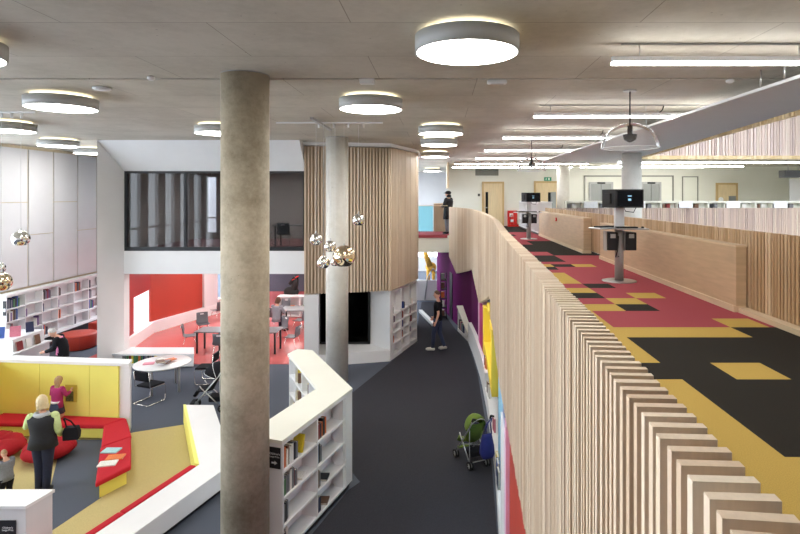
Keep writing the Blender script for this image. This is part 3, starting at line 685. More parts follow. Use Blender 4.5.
# ================================================================ pendants
def pendant(px, py, d, y, label, mat='chrome', grp='mirrored globe pendants'):
    s = F / y; x = (px - CX) / s; z = EZ + (HY - py) / s; r = d / 2 / s
    o = thing('globe_pendant', label, 'pendant lamp', (x, y, z - r), 0, grp)
    q = MB(); q.lathe([(r * math.sin(PI * j / 16), -r * math.cos(PI * j / 16)) for j in range(3, 17)], (x, y, z), 32); q.build('globe', mat, o)
    q = MB(); q.lathe([(r * .5, -r * .83), (r * .4, -r * .6), (.01, -r * .55)], (x, y, z), 24); q.build('bulb', 'lamp_white' if px == 316 else 'panel_white', o)
    q = MB(); q.cyl((x, y, z), .016, r * .97, r + .05, 10); q.build('cap', 'steel', o)
    q = MB(); q.tube([(x, y, z + r + .05), (x, y, KZ - .04)], .0035, 5); q.build('cord', 'white_paint', o)
    return x, y
for a in ((316, 239.5, 12.5, 12.3, 'small mirrored globe pendant with glowing base, leftmost of the cluster by the pale column'),
          (330, 246.5, 12, 12.2, 'mirrored globe pendant in the middle of the cluster, against the pale column'),
          (323.5, 262.5, 13, 12.1, 'mirrored globe pendant hanging lowest in the cluster by the pale column'),
          (335, 262, 9, 12.55, 'smallest mirrored globe pendant, tucked behind the biggest one'),
          (344, 256.5, 22.5, 12.15, 'biggest mirrored globe pendant of the cluster by the pale column', 'chrome_gold'),
          (358.5, 220, 12.5, 12.4, 'mirrored globe pendant hanging highest and alone before the timber bay'),
          (21, 238.5, 16, 11.2, 'mirrored globe pendant hanging alone before the white wall panels'),
          (1.5, 282, 19, 11.0, 'mirrored globe pendant low at the photo edge above the bookcase', 'chrome_gold'),
          (-1, 268, 12, 11.3, 'small mirrored globe pendant peeking above another at the photo edge')):
    pendant(*a)
for nm, (pa, pb_, lb) in enumerate(((G(275, 121.5, KZ), G(383, 122.5, KZ), 'thin white ceiling track carrying the globe cluster by the pale column'), (G(-40, 111, KZ), G(37, 112, KZ), 'thin white ceiling track carrying the globes before the panelled wall'))):
    y = (pa.y + pb_.y) / 2; o = thing('pendant_track', lb, 'lighting track', ((pa.x + pb_.x) / 2, y, KZ), 0)
    MB().box(pa.x, pb_.x, y - .02, y + .02, KZ - .035, KZ - .001).build('rail', 'white_paint', o)
    for k in range(4):
        x = pa.x + (pb_.x - pa.x) * (.4 + .14 * k)
        q = MB(); q.cyl((x, y, KZ), .022, -.13, -.035, 10); q.build('cord_grip', 'white_paint', o)
    q = MB(); c = (-2.63 if nm == 0 else -9.9, y, KZ - .06); q.M = Matrix.Translation(c); q.box(-.03, .03, -1.0, -.03, -.025, .025); q.box(-.03, .03, .03, .95, -.025, .025); q.box(-.02, .02, -.03, .03, -.01, .02); q.build('transformer_box', 'grey_metal', o)

# ================================================================ kiosks and sound domes
def kiosk():
    o = thing('computer_kiosk', 'standing computer kiosk closest on the pink carpet, two black screens on a steel post', 'computer kiosk')
    q = MB(); q.lathe([(.33, 0), (.33, .012), (.30, .02), (0.1, .024)], n=40, cap=True); q.build('base', 'steel', o, world=False)
    q = MB(); q.cyl((0, 0, 0), .085, .02, 1.06, 28); q.build('post', 'grey_metal', o, world=False)
    q = MB(); q.box(-.09, .09, -.05, .05, 1.06, 1.75); q.build('upper_post', 'panel_white', o, world=False, bevel=.01)
    for k, (x, y, rz) in enumerate(((.14, -.17, .12), (-.17, .06, 1.74))):
        q = MB(); q.M = Matrix.Translation((x, y, 1.63)) @ Matrix.Rotation(rz, 4, 'Z'); q.box(-.29, .29, -.02, .02, -.18, .18); q.box(-.12, .12, .02, .06, -.1, .1)
        m = q.build('monitor', 'black_plastic', o, world=False, bevel=.006)
        q = MB(); q.M = Matrix.Translation((x, y, 1.63)) @ Matrix.Rotation(rz, 4, 'Z'); q.box(-.265, .265, -.023, -.02, -.15, .155); q.build('screen', 'screen_black', m, world=False)
        if k == 0:
            q = MB(); q.M = Matrix.Translation((x, y, 1.63)) @ Matrix.Rotation(rz, 4, 'Z'); q.box(-.03, .03, -.026, -.0235, -.04, .0); q.box(-.04, .04, -.026, -.0235, .04, .06); q.build('screen_logo', 'screen_glow', m, world=False)
    q = MB(); q.tube([(.05, -.06, 1.5), (.1, -.09, 1.38), (.25, -.1, 1.36), (.3, -.12, 1.47)], .008, 6); q.build('cable', 'black_plastic', o, world=False)
    for k, (x, y, rz) in enumerate(((.14, -.22, -.1), (-.24, .06, .5))):
        q = MB(); q.M = Matrix.Translation((x, y, 1.03)) @ Matrix.Rotation(rz, 4, 'Z'); q.box(-.32, .32, -.16, .16, 0, .03); t = q.build('tray', 'steel', o, world=False, bevel=.006)
        q = MB(); q.M = Matrix.Translation((x, y, 1.053)) @ Matrix.Rotation(rz, 4, 'Z'); q.box(-.27, .13, -.09, .06, .008, .035); q.build('keyboard', 'black_plastic', t, world=False, bevel=.004)
        q = MB(); q.M = Matrix.Translation((x, y, 1.053)) @ Matrix.Rotation(rz, 4, 'Z'); q.sphere((.23, -.02, .024), (.03, .05, .018), 12, 8); q.build('mouse', 'black_plastic', t, world=False)
    for x in (-.17, .19):
        q = MB(); q.box(x - .1, x + .1, -.16, .16, .62, .97); u = q.build('computer_case', 'black_plastic', o, world=False, bevel=.01)
        q = MB(); q.box(x - .05, x + .05, -.166, -.16, .86, .94); q.box(x - .1 - .006, x - .1, -.1, .12, .6, .99); q.build('holder_bracket', 'grey_metal', u, world=False)
    q = MB(); q.tube([(-.04, -.09, .9), (-.07, -.11, .6), (-.1, -.1, .48), (-.03, -.1, .5)], .01, 6); q.build('power_lead', 'black_plastic', o, world=False)
    return o
k1 = kiosk(); k1.location = (3.54, 10.87, UZ); k1['group'] = 'computer kiosks'
dup(k1, (3.47, 21.5, UZ), 0, 'standing computer kiosk in front of the white far bookcase and red cabinet', 'computer kiosks')
def dome(x, y, r, label):
    o = thing('sound_dome', label, 'speaker dome', (x, y, 5.94), 0, 'clear sound domes')
    prof = [(r, 0), (r, .04)] + [(r * .97 * math.cos(t), .04 + .36 * math.sin(t)) for t in [PI / 2 * k / 10 for k in range(1, 10)]] + [(.05, .4)]
    q = MB(); q.lathe(prof, (x, y, 5.94), 48); q.build('bowl', 'acrylic', o)
    q = MB(); q.lathe([(r + .003, -.004), (r + .008, .004), (r + .003, .012), (r - .006, .004), (r + .003, -.004)], (x, y, 5.94), 48); q.build('rim', 'white_gloss', o)
    q = MB(); q.lathe([(.02, .10), (.09, .14), (.11, .22), (.04, .23), (.04, .36)], (x, y, 5.94), 24, True, True); q.build('speaker', 'black_plastic', o)
    q = MB(); q.tube([(x, y, 6.3), (x, y, KZ - .02)], .012, 8); q.build('rod', 'black_metal', o)
    q = MB(); q.cyl((x, y, KZ), .1, -.02, -.001, 20); q.build('ceiling_plate', 'grey_metal', o)
dome(2.97, 8.6, .44, 'clear dome speaker on a thin rod, larger of the two in view')
dome(2.70, 16.2, .41, 'clear dome speaker on a rod further off, below the strip lights')

BOOKC = {'dark red': (130, 40, 40), 'blue': (50, 80, 150), 'black': (34, 34, 38), 'grey': (120, 120, 124), 'pale blue': (160, 200, 205), 'white': (222, 220, 214), 'orange': (214, 110, 48), 'brown': (110, 80, 60), 'green': (70, 120, 70), 'yellow': (222, 196, 50), 'purple': (100, 70, 120), 'pink': (206, 120, 140), 'navy': (36, 44, 80)}
PRO = {}
for nme, c in BOOKC.items():
    mt = P('book_' + nme.replace(' ', '_'), rgb(*c), .5, 0, .25, 14)
    q = MB(); t, d, h = .5, .5, 1.0
    q.box(-t, t, -d, -d + .03, 0, h); q.box(-t, -t + .12, -d + .03, d, 0, h); q.box(t - .12, t, -d + .03, d, 0, h)
    q.m = 1; q.box(-t + .12, t - .12, -d + .03, d - .04, .02, h - .02)
    o = q.build('book_proto', [mt, 'pages']); PRO[nme] = o.data; bpy.data.objects.remove(o)
SHELFN = {}
def book(col, M, dims, label, group):
    """unit book scaled to dims (thickness, depth, height); spine faces local -Y"""
    o = bpy.data.objects.new('book', PRO[col]); COL.objects.link(o)
    loc, rot, _ = M.decompose(); o.location = loc; o.rotation_euler = rot.to_euler(); o.scale = dims
    return tag(o, label, 'book', group)
rnd = random.Random(11)
# ================================================================ things on and by the far upper wall
s_ = F / 30.7
W = lambda px, py: ((px - CX) / s_, EZ + (HY - py) / s_)
x, z = W(548, 179); o = thing('exit_sign', 'small green running man exit sign above the wide door', 'exit sign', (x, 30.75, z - .1))
MB().box(x - .2, x + .2, 30.74, 30.79, z - .1, z + .1).build('panel', 'exit_green', o)
q = MB(); q.box(x + .02, x + .1, 30.73, 30.74, z - .06, z + .06)
q.M = Matrix.Translation((x, 30.735, z)); q.sphere((-.09, 0, .055), (.018, .004, .018), 10, 6); q.tube([(-.09, 0, .035), (-.1, 0, -.01), (-.06, 0, -.06)], .012, 6); q.tube([(-.1, 0, -.01), (-.15, 0, -.05)], .012, 6); q.tube([(-.13, 0, .01), (-.09, 0, .03), (-.05, 0, .01)], .009, 6)
q.build('pictogram', 'sign_white', o)
x0, z0 = W(475.5, 175.5); x1, z1 = W(498.5, 169); o = thing('wall_vent', 'rectangular grey louvred vent high above the slim door', 'vent', ((x0 + x1) / 2, 30.75, z0))
q = MB(); q.box(x0, x1, 30.74, 30.79, z0, z0 + .04); q.box(x0, x1, 30.74, 30.79, z1 - .04, z1); q.box(x0, x0 + .04, 30.74, 30.79, z0, z1); q.box(x1 - .04, x1, 30.74, 30.79, z0, z1); q.build('frame', 'grille', o)
q = MB()
for k in range(6): q.cbox((0.5 * (x0 + x1), 30.77, z0 + .06 + k * (z1 - z0 - .1) / 5.5), (x1 - x0 - .08, .03, .008), 0, .6)
q.box(x0, x1, 30.785, 30.795, z0, z1); q.build('slats', 'grille', o)
x0, z0 = W(507.5, 226); x1, z1 = W(517, 210.5); o = thing('fire_point', 'red fire extinguisher point against the cream wall beside the slim door', 'fire point', ((x0 + x1) / 2, 30.6, UZ))
MB().box(x0, x1, 30.6, 30.78, UZ, z1).build('back_board', 'fire_red', o); MB().box(x0 - .02, x1 + .02, 30.2, 30.6, UZ, UZ + .12).build('tray', 'fire_red', o)
MB().box(x0 + .1, x0 + .3, 30.58, 30.6, z1 - .35, z1 - .15).build('notice', 'sign_white', o)
q = MB(); q.lathe([(.08, 0), (.085, .02), (.085, .36), (.03, .45), (.03, .52)], ((x0 + x1) / 2 - .05, 30.4, UZ + .123), 20, True, True)
e = tag(q.build('fire_extinguisher', 'fire_red'), 'red fire extinguisher standing in the red fire point', 'extinguisher')
q = MB(); q.cyl(((x0 + x1) / 2 - .05, 30.4, UZ + .12), .087, .12, .26, 20); q.build('label_band', 'sign_white', e)
q = MB(); q.tube([((x0 + x1) / 2 - .05, 30.4, UZ + .64), ((x0 + x1) / 2 - .15, 30.36, UZ + .6), ((x0 + x1) / 2 - .16, 30.36, UZ + .25)], .015, 6); q.build('hose', 'black_plastic', e)
x, z = W(479, 195); o = thing('door_switch', 'small dark card reader on the cream wall beside the slim door', 'switch', (x, 30.77, z - .07)); MB().box(x - .06, x + .06, 30.77, 30.798, z - .07, z + .07).build('case', 'black_plastic', o, bevel=.01); MB().box(x - .03, x + .03, 30.765, 30.77, z - .03, z + .03).build('sensor', 'grey_plastic', o)  # card reader for the slim door, case and sensor
# white bookcase at the end of the walkway
def boards(mb, xs, zs, d, t=.03, back=True, y0=0):
    for x in xs: mb.box(x - t / 2, x + t / 2, y0, y0 + d, zs[0] - t / 2, zs[-1] + t / 2)
    for a, b in zip(xs[:-1], xs[1:]):
        for z in zs: mb.box(a + t / 2, b - t / 2, y0, y0 + d, z - t / 2, z + t / 2)
    if back: mb.box(xs[0], xs[-1], y0 + d, y0 + d + .02, zs[0], zs[-1])
eb = thing('end_bookcase', 'white double-sided bookcase at the end of the walkway behind the farther kiosk', 'bookcase', (4.2, 29.2, UZ), -PI / 2)
q = MB(); boards(q, [0, .95, 1.9, 2.85, 3.8, 4.75, 5.6], [.1, .5, .9, 1.36], .28); q.build('shelves', 'white_paint', eb, world=False)
MB().box(-.02, 5.62, -.01, .62, 1.38, 1.43).build('top', 'white_paint', eb, world=False); MB().box(0, 5.6, .3, .6, .08, 1.38).build('rear_half', 'white_paint', eb, world=False); MB().box(0, 5.6, .04, .58, 0, .08).build('plinth', 'black_metal', eb, world=False)
# notices and low bookcases across the atrium
lbm = None
for i in range(6):
    x = 5.35 + 2.0 * i
    nm = ('under the plain column', 'behind the kiosk screens', 'with red spines, below the recessed niche', 'below the door with the notice', 'between the last two white notices', 'at the picture edge beyond the last notice')[i]
    lb = thing('low_bookcase', 'pale low bookcase behind the mauve slats ' + nm, 'bookcase', (x, 23.2, UZ), 0, 'bookcases across the atrium')
    q = MB(); boards(q, [.0, .66, 1.3, 1.96], [.08, .42, .76, 1.10, 1.40], .3); q.build('shelves', 'cream_paint', lb, world=False)
    MB().box(-.01, 1.97, -.01, .34, 1.42, 1.47).build('top', 'cream_paint', lb, world=False)
for i in range(6):
    for k in range(4):
        c = rnd.choice(['brown', 'grey', 'black', 'grey', 'white'] if i != 2 else ['dark red', 'brown']); x = 5.35 + 2.0 * i + (.12, .3, .85, 1.5)[k]
        book(c, Matrix.Translation((x, 23.34, UZ + 1.1155)), ((.1, .14, .09, .16)[k], .2, .22 + .02 * (k % 2)), '%s books, %s along the %s low bookcase across the atrium' % (c, ORD[k], ORD[i]), 'books across the atrium')
for i in range(5):
    x = (590.5 + 47.3 * i - CX) * 23.0 / F; ps = ('behind the upper kiosk monitor', 'beside the pale round column', 'below the shallow wall niche', 'below the door with the round notice', 'nearest the picture edge')[i]
    o = thing('shelf_notice', 'blank white notice board on the mauve slats ' + ps, 'notice', (x, 22.9, 4.70), 0, 'white notices across the atrium')
    MB().box(x - .28, x + .28, 22.93, 22.945, 4.70, 4.97).build('board', 'sign_white', o); MB().box(x - .05, x + .05, 22.945, 23.06, 4.701, 4.73).build('foot', 'white_paint', o)
x0, y_ = (785 - CX) * 26 / F, 26
o = thing('hanging_projector_box', 'dark boxy unit hanging over the bright white screen beyond the atrium', 'projector box', (x0 + 1, y_, 6.05)); MB().box(x0, x0 + 1.6, y_, y_ + .5, 6.08, 6.42).build('case', 'grey_plastic', o, bevel=.02)
for k in (.3, 1.3): q = MB(); q.tube([(x0 + k, y_ + .25, 6.4), (x0 + k, y_ + .25, KZ - .001)], .02, 6); q.build('drop_rod', 'steel', o)
x0 = (789.5 - CX) * 28 / F; o = thing('projection_screen', 'bright white projection screen at the photo edge beyond the atrium', 'screen', (18, 28, UZ)); MB().box(x0, x0 + 1.9, 28, 28.03, 4.3, 6.0).build('fabric', 'white_gloss', o); MB().box(x0 + .3, x0 + .36, 28.03, 28.07, UZ, 5.9).build('stand', 'steel', o)
MB().box(x0, x0 + 1.9, 27.97, 28.05, 6.0, 6.06).build('roller_case', 'white_paint', o)

# ================================================================ balcony
o = thing('glass_balustrade', 'clear glass balcony balustrade where the man in black stands', 'balustrade', (-.4, 23.68, 2.76))
MB().box(-1.4, .32, 23.66, 23.68, UZ - .02, 4.77).build('glass_pane', 'glass_clear', o); MB().box(-1.4, .32, 23.65, 23.69, 4.77, 4.79).build('top_rail', 'ply_light', o); 
MB().box(-1.4, .32, 23.63, 23.70, UZ - .12, UZ - .015).build('base_channel', 'tile_pink', o)
o = thing('rear_glass_balustrade', 'pale blue glass panel at the back of the balcony', 'balustrade', (-.8, 26.1, UZ))
MB().box(-2.6, -.34, 26.05, 26.08, UZ, 4.72).build('glass_pane', 'glass_cyan', o); MB().box(-2.6, -.34, 26.04, 26.09, 4.72, 4.76).build('top_rail', 'steel', o)
o = thing('timber_end_panel', 'brown timber end panel behind the man on the balcony', 'partition', (0, 26.1, UZ))
MB().box(-.3, .4, 26.03, 26.15, UZ, 4.82).build('panel', 'wood_back', o); MB().box(-.32, .42, 26.0, 26.18, 4.82, 4.86).build('cap', 'ply_light', o)

# ================================================================ bookcases
MIX = ['dark red', 'blue', 'black', 'grey', 'white', 'orange', 'brown', 'green', 'purple', 'navy', 'grey', 'black', 'navy']
def fill(case, M, xs, shelves, spec, casename, group, dep=.16, hmax=.27, first=None, ht=.0185, thick=(.024, .044)):
    """spec: {(bay, shelf): (count, start offset)}; M maps the case's local frame to the world"""
    names = ('bottom', 'second', 'third', 'top') if len(shelves) == 4 else ('bottom', 'second', 'third', 'fourth', 'top')
    for (b, sh), (cnt, off) in spec.items():
        x = xs[b] + .02 + off
        for k in range(cnt):
            t = rnd.uniform(*thick); h = rnd.uniform(.72, 1) * hmax
            c = rnd.choice(MIX) if first is None else first[k % len(first)]
            if x + t > xs[b + 1] - .03: break
            tilt = rnd.choice((0, 0, 0, .04)); 
            m = M @ Matrix.Translation((x + t / 2, .03 + dep / 2 + rnd.uniform(0, .02), shelves[sh] + ht))
            book(c, m, (t, dep, h), '%s book %s along the %s shelf in the %s bay of the %s' % (c, ORD[k], names[sh], ORD[b], casename), group)
            x += t + .003

# corridor bookcase (V in plan)
HB = 1.75
cbk = thing('corridor_bookcase', 'white V-shaped bookcase with cream top beside the corridor', 'bookcase', (-2.2, 9.9, 0))
topp = [(-2.225, 7.75), (-1.57, 9.87), (-2.85, 12.3), (-3.22, 12.42), (-3.33, 12.02), (-2.21, 9.88), (-2.81, 7.93)]
MB().prism(topp, HB - .05, HB).build('top', 'cream_paint', cbk)
uA = Vector((.655, 2.12)); LA = uA.length; angA = math.atan2(2.12, .655)
MA = Matrix.Translation((-2.225, 7.75, 0)) @ Matrix.Rotation(angA, 4, 'Z')
ZS = [.115, .505, .895, 1.285, 1.69]
q = MB(); q.M = MA
xa = [.03, LA * .445, LA * .885]
boards(q, xa, ZS, .27, .035); q.build('corridor_side_shelves', 'white_paint', cbk)
q = MB(); q.M = MA; q.box(LA * .885 + .02, LA - .005, .005, .3, .1, HB - .05); q.box(.03, LA - .2, .295, .6, .1, HB - .05); q.box(.012, .03, 0, .6, .1, HB - .05); q.build('core_panels', 'white_paint', cbk)
q = MB(); q.M = MA; q.box(.05, LA - .06, .04, .56, 0, .1); q.build('plinth', 'black_metal', cbk)
p0, p1 = Vector((-3.31, 12.06)), Vector((-2.21, 9.88)); LBB = (p1 - p0).length; angB = math.atan2(p1.y - p0.y, p1.x - p0.x)
MBm = Matrix.Translation((p0.x, p0.y, 0)) @ Matrix.Rotation(angB, 4, 'Z')
xb = [.02, .62, 1.22, 1.82, LBB - .02]
q = MB(); q.M = MBm; boards(q, xb, ZS, .27, .035); q.build('reading_side_shelves', 'white_paint', cbk)
q = MB(); q.prism([(-1.6, 9.87), (-2.85, 12.28), (-3.08, 12.18), (-1.88, 9.88), (-1.85, 9.6), (-1.68, 9.55)], .1, HB - .05); q.build('back_panels', 'white_paint', cbk)
sp = {(0, 3): (9, 0), (0, 2): (8, 0), (0, 1): (4, 0), (0, 0): (3, 0), (1, 3): (6, 0), (1, 2): (4, 0), (1, 1): (3, 0), (1, 0): (3, 0)}
fill(cbk, MA, xa, ZS[:4], sp, 'corridor bookcase', 'books in the corridor bookcase', hmax=.31, thick=(.034, .06))
yb = MA @ Matrix.Translation((.345 + .03, .12, 1.3)) @ Matrix.Rotation(.22, 4, 'Y')
for (b, sh, c, lb, dx) in ((0, 2, 'white', 'white book lying flat on the third shelf in the first bay of the corridor bookcase', .6), (1, 1, 'black', 'black book lying flat on the second shelf in the second bay of the corridor bookcase', .4), (1, 0, 'brown', 'brown book lying flat on the bottom shelf in the second bay of the corridor bookcase', .4)):
    m = MA @ Matrix.Translation((xa[b] + dx + .12, .16, ZS[sh] + .018 + .016)) @ Matrix.Rotation(.3, 4, 'Z') @ Matrix.Rotation(-PI / 2, 4, 'Y')
    book(c, m, (.03, .16, .22), lb, 'books in the corridor bookcase')
m = MA @ Matrix.Translation((xa[0] + .56, .12, ZS[3] + .018)) @ Matrix.Rotation(.25, 4, 'Y') @ Matrix.Translation((.0, 0, .012))
book('yellow', m, (.04, .17, .26), 'yellow book leaning at the end of the top row in the corridor bookcase', 'books in the corridor bookcase')
fill(cbk, MBm, xb, ZS[:4], {(0, 3): (0, 0), (1, 3): (2, .02), (1, 2): (2, .02), (2, 3): (3, .3), (0, 1): (2, .2)}, 'V-shaped case', 'books in the corridor bookcase', first=['yellow', 'brown', 'purple'])
# sign on its near end
sg = thing('shelf_sign', 'black arrow sign on the end of the corridor bookcase', 'sign', (-2.3, 7.76, 1.3), angA - PI / 2)
SM = Matrix.Translation((-2.225, 7.75, 0)) @ Matrix.Rotation(angA - PI / 2, 4, 'Z')   # local: x to the corridor, -y to the viewer
q = MB(); q.M = SM; q.box(-.22, -.03, .003, .011, 1.34, 1.64); pl = q.build('plate', 'sign_black', sg)
lm = Matrix.Rotation(PI / 2, 4, 'X')
sgi = (Matrix.Translation(sg.location) @ Matrix.Rotation(angA - PI / 2, 4, 'Z')).inverted() @ SM
text("Children's", 'lettering', 'sign_white', .042, sgi @ Matrix.Translation((-.125, .002, 1.535)) @ lm, pl); text('Large Print', 'lettering', 'sign_white', .036, sgi @ Matrix.Translation((-.125, .002, 1.495)) @ lm, pl)
def arrow(M, parent, flip=1):
    q = MB(); q.M = M
    pts = [(-.05, -.012), (.0, -.012), (.0, -.03), (.045, 0), (0, .03), (0, .012), (-.05, .012)]
    pts = [(x * flip, y) for x, y in pts]
    q.prism(pts, 0, .002); return q.build('arrow', 'sign_white', parent, world=True)
arrow(SM @ Matrix.Translation((-.125, .003, 1.42)) @ lm, pl)

# wall bookcase
wbx = [0, .78, 1.54, 2.30, 3.14, 3.98, 4.8, 5.6]
wb = thing('wall_bookcase', 'long white bookcase fixed along the panelled wall', 'bookcase', (-13.42, 17.03, 0), PI / 2)
WM = Matrix.Translation((-13.42, 17.03, 0)) @ Matrix.Rotation(PI / 2, 4, 'Z')
ZW = [.46, .86, 1.26, 1.66, 2.06]
q = MB(); boards(q, wbx, ZW, .24, .035); q.build('shelves', 'white_paint', wb, world=False)
MB().box(-.03, 5.63, -.02, .275, 2.08, 2.14).build('top', 'white_paint', wb, world=False)
MB().box(-.03, 5.63, -.015, .26, .38, .445).build('bottom_rail', 'white_paint', wb, world=False); MB().box(0, 5.6, .1, .25, 0, .38).build('plinth', 'black_metal', wb, world=False)
spw = {(0, 3): (11, 0), (0, 2): (9, 0), (0, 1): (5, 0), (1, 2): (2, 0), (1, 3): (1, 0), (2, 3): (8, 0), (2, 2): (2, 0), (2, 1): (1, 0), (2, 0): (5, .02), (3, 3): (4, 0), (3, 2): (2, 0), (3, 1): (4, 0), (4, 3): (7, .02), (4, 2): (1, 0), (5, 3): (3, 0), (5, 2): (4, 0), (5, 1): (6, 0), (5, 0): (3, 0), (4, 0): (3, .02), (1, 1): (3, .5)}
fill(wb, WM, wbx, ZW[:4], spw, 'wall bookcase', 'books in the wall bookcase', hmax=.345, thick=(.036, .062))
wsn = thing('shelf_sign', 'tiny black sign on the near end of the wall bookcase', 'sign', (-13.41, 16.99, 1.55)); MB().box(-13.50, -13.40, 16.985, 16.995, 1.5, 1.95).build('plate', 'sign_black', wsn); MB().box(-13.48, -13.42, 16.98, 16.985, 1.62, 1.72).build('lettering', 'sign_white', wsn)

# bay bookcase
bdir = Vector((.75, 2.4)); LBY = bdir.length - .2; angY = math.atan2(2.4, .75)
YM = Matrix.Translation((-1.51, 17.487, 0)) @ Matrix.Rotation(angY, 4, 'Z')
bbk = thing('bay_bookcase', 'white pigeonhole bookcase set in the wall below the timber bay', 'bookcase', (-1.51, 17.487, 0), angY)
xy = [.03, .78, 1.53, LBY - .03]; ZY = [.1, .46, .80, 1.10, 1.40, 2.16]
q = MB(); boards(q, xy, ZY, .2, .05); q.build('pigeonholes', 'white_paint', bbk, world=False); MB().box(0, LBY, .0, .2, 0, .075).build('plinth', 'white_paint', bbk, world=False)
fill(bbk, YM, xy, ZY[:5], {(0, 4): (1, .1), (1, 4): (3, .25), (2, 4): (2, .3), (0, 1): (4, .05), (1, 1): (4, .1), (2, 1): (3, .1), (1, 2): (4, .1), (2, 2): (4, .2), (0, 3): (4, .1), (1, 3): (5, .1), (2, 3): (4, .05)}, 'pigeonhole bookcase', 'books in the pigeonhole bookcase', dep=.13, hmax=.23, ht=.026)
# books in the sloping bookcase and along the white bench
for k, c in enumerate(('brown', 'navy', 'white', 'orange', 'blue', 'white', 'green', 'blue', 'navy')):
    y = 21.05 - k * .08; book(c, Matrix.Translation((px_(y) + .13, y, .115)) @ Matrix.Rotation(PI / 2 + .18 + PI, 4, 'Z'), (.05, .16, .36 - .01 * k), '%s book %s from the purple wall in the sloping bookcase' % (c, ORD[k]), 'books in the sloping bookcase')
for k, (c, y, z) in enumerate((('navy', 14.6, .7), ('orange', 14.35, .7), ('brown', 13.6, .33), ('white', 13.3, .33), ('pink', 11.4, .33))):
    book(c, Matrix.Translation((px_(y) + .09, y, z + .001)) @ Matrix.Rotation(.1, 4, 'Z'), (.03, .2, .28), '%s picture book %s along the white bench towards the viewer' % (c, ORD[k]), 'picture books on the white bench')
for k, (c, y) in enumerate((('yellow', 9.75), ('blue', 9.5), ('navy', 9.2))):
    book(c, Matrix.Translation((px_(y) + .065, y, .331)) @ Matrix.Rotation(PI, 4, 'Z'), (.04, .22, .3), '%s picture book on the bench beside the green pushchair' % c, 'picture books by the pushchair')

# ================================================================ children's corner
yw = thing('yellow_partition', 'thick white partition with bright yellow face behind the red bench', 'partition', (-8.3, 12.3, 0))
al, ar = Vector((-10.15, 12.44)), Vector((-7.09, 12.13)); dv = (ar - al).normalized(); nv = Vector((-dv.y, dv.x))
def wp(u, w): p = al + dv * u + nv * w; return (p.x, p.y)
LW = (ar - al).length
q = MB(); q.prism([wp(0, .03), wp(LW + .25, .03), wp(LW + .12, .26), wp(0, .26)], 0, 1.46); q.build('core', 'white_paint', yw)
q = MB()
for u0, u1 in ((0, 1.19), (1.2, 2.39), (2.40, LW)): q.prism([wp(u0, -.01), wp(u1, -.01), wp(u1, .03), wp(u0, .03)], 0, 1.46)
q.build('yellow_facing', 'yellow_paint', yw)
q = MB(); q.prism([wp(0, -.04), wp(LW + .27, -.04), wp(LW + .12, .29), wp(0, .29)], 1.46, 1.52); q.build('cap', 'white_paint', yw)
yn = MB(); yn.prism([wp(1.82, -.02), wp(2.10, -.02), wp(2.10, -.01), wp(1.82, -.01)], .62, 1.0); n1 = yn.build('niche_shade_panel', 'yellow_niche_shade', yw)  # flat panel, niche shadow painted on as darker yellow
yn = MB(); yn.prism([wp(1.84, -.024), wp(2.02, -.024), wp(2.02, -.02), wp(1.84, -.02)], .64, .86); yn.build('picture_panel', 'picture_green', n1)
q = MB(); q.prism([(-10.15, 10.0), (-9.93, 10.0), (-9.93, 12.4), (-10.15, 12.4)], 0, 1.46); q.build('return_panel', 'yellow_frame', yw)
# L bench: rear run and front run
rb = thing('red_bench', 'L-shaped yellow bench with red cushions around the reading corner', 'bench', (-7.5, 11.9, 0))
def cushion(poly, z0, z1, name='cushion', par=rb):
    q = MB(); q.prism(poly, z0, z1); return q.build(name, 'red_fabric', par, bevel=.03)
bl, br = wp(.36, -.05), wp(LW + .22, -.05)
fl_, fr_ = wp(.36, -.60), (-7.13, 11.66)
mid_t = (bl[0] + (br[0] - bl[0]) * .42, bl[1] + (br[1] - bl[1]) * .42); mid_b = (fl_[0] + (fr_[0] - fl_[0]) * .42, fl_[1] + (fr_[1] - fl_[1]) * .42)
cushion([bl, mid_t, mid_b, fl_], .25, .34); cushion([mid_t, br, fr_, mid_b], .25, .34)
c1 = [br, (-6.80, 12.17), (-6.16, 11.02), (-6.55, 10.62), fr_]; c2 = [(-6.165, 11.0), (-5.57, 9.92), (-5.83, 9.3), (-6.55, 10.6)]
cushion([fr_, br, (-6.25, 11.15), (-6.58, 10.68)], .25, .34); cushion([(-6.585, 10.665), (-6.25, 11.13), (-5.57, 9.92), (-5.83, 9.3)], .25, .34)
q = MB(); q.prism([wp(.36, -.05), wp(LW + .2, -.05), (-7.17, 11.72), wp(.36, -.55)], .04, .25); q.build('rear_base', 'yellow_paint', rb)
q = MB(); q.prism([(-7.1, 11.7), (-6.9, 12.05), (-5.66, 9.93), (-5.86, 9.46)], 0, .25); q.build('front_base', 'yellow_paint', rb)
q = MB(); q.prism([wp(.38, -.06), wp(LW, -.06), (-7.2, 11.8), wp(.38, -.5)], 0, .04); q.build('plinth', 'black_metal', rb)
q = MB(); q.prism([(-9.9, 10.2), (-9.75, 10.2), (-9.75, 11.8), (-9.9, 11.8)], .04, .34); q.build('return_seat', 'red_fabric', rb, bevel=.03)
def flatbook(c, x, y, z, rz, lb, g, w=.17, h=.23):
    book(c, Matrix.Translation((x, y, z + .011)) @ Matrix.Rotation(rz, 4, 'Z') @ Matrix.Rotation(-PI / 2, 4, 'Y'), (.02, w, h), lb, g)
for c, px, py, rz, lb in (('pale blue', 114, 451, 0, 'pale blue picture book lying on the red bench, nearest the girl'), ('orange', 119, 457, .2, 'orange picture book lying on the red bench, middle of three'), ('white', 111.5, 463, .25, 'white booklet lying on the red bench, closest to the bench tip')):
    g = G(px, py, .34); flatbook(c, g.x + .1, g.y, .34, rz, lb, 'picture books on the red bench', .21, .3)
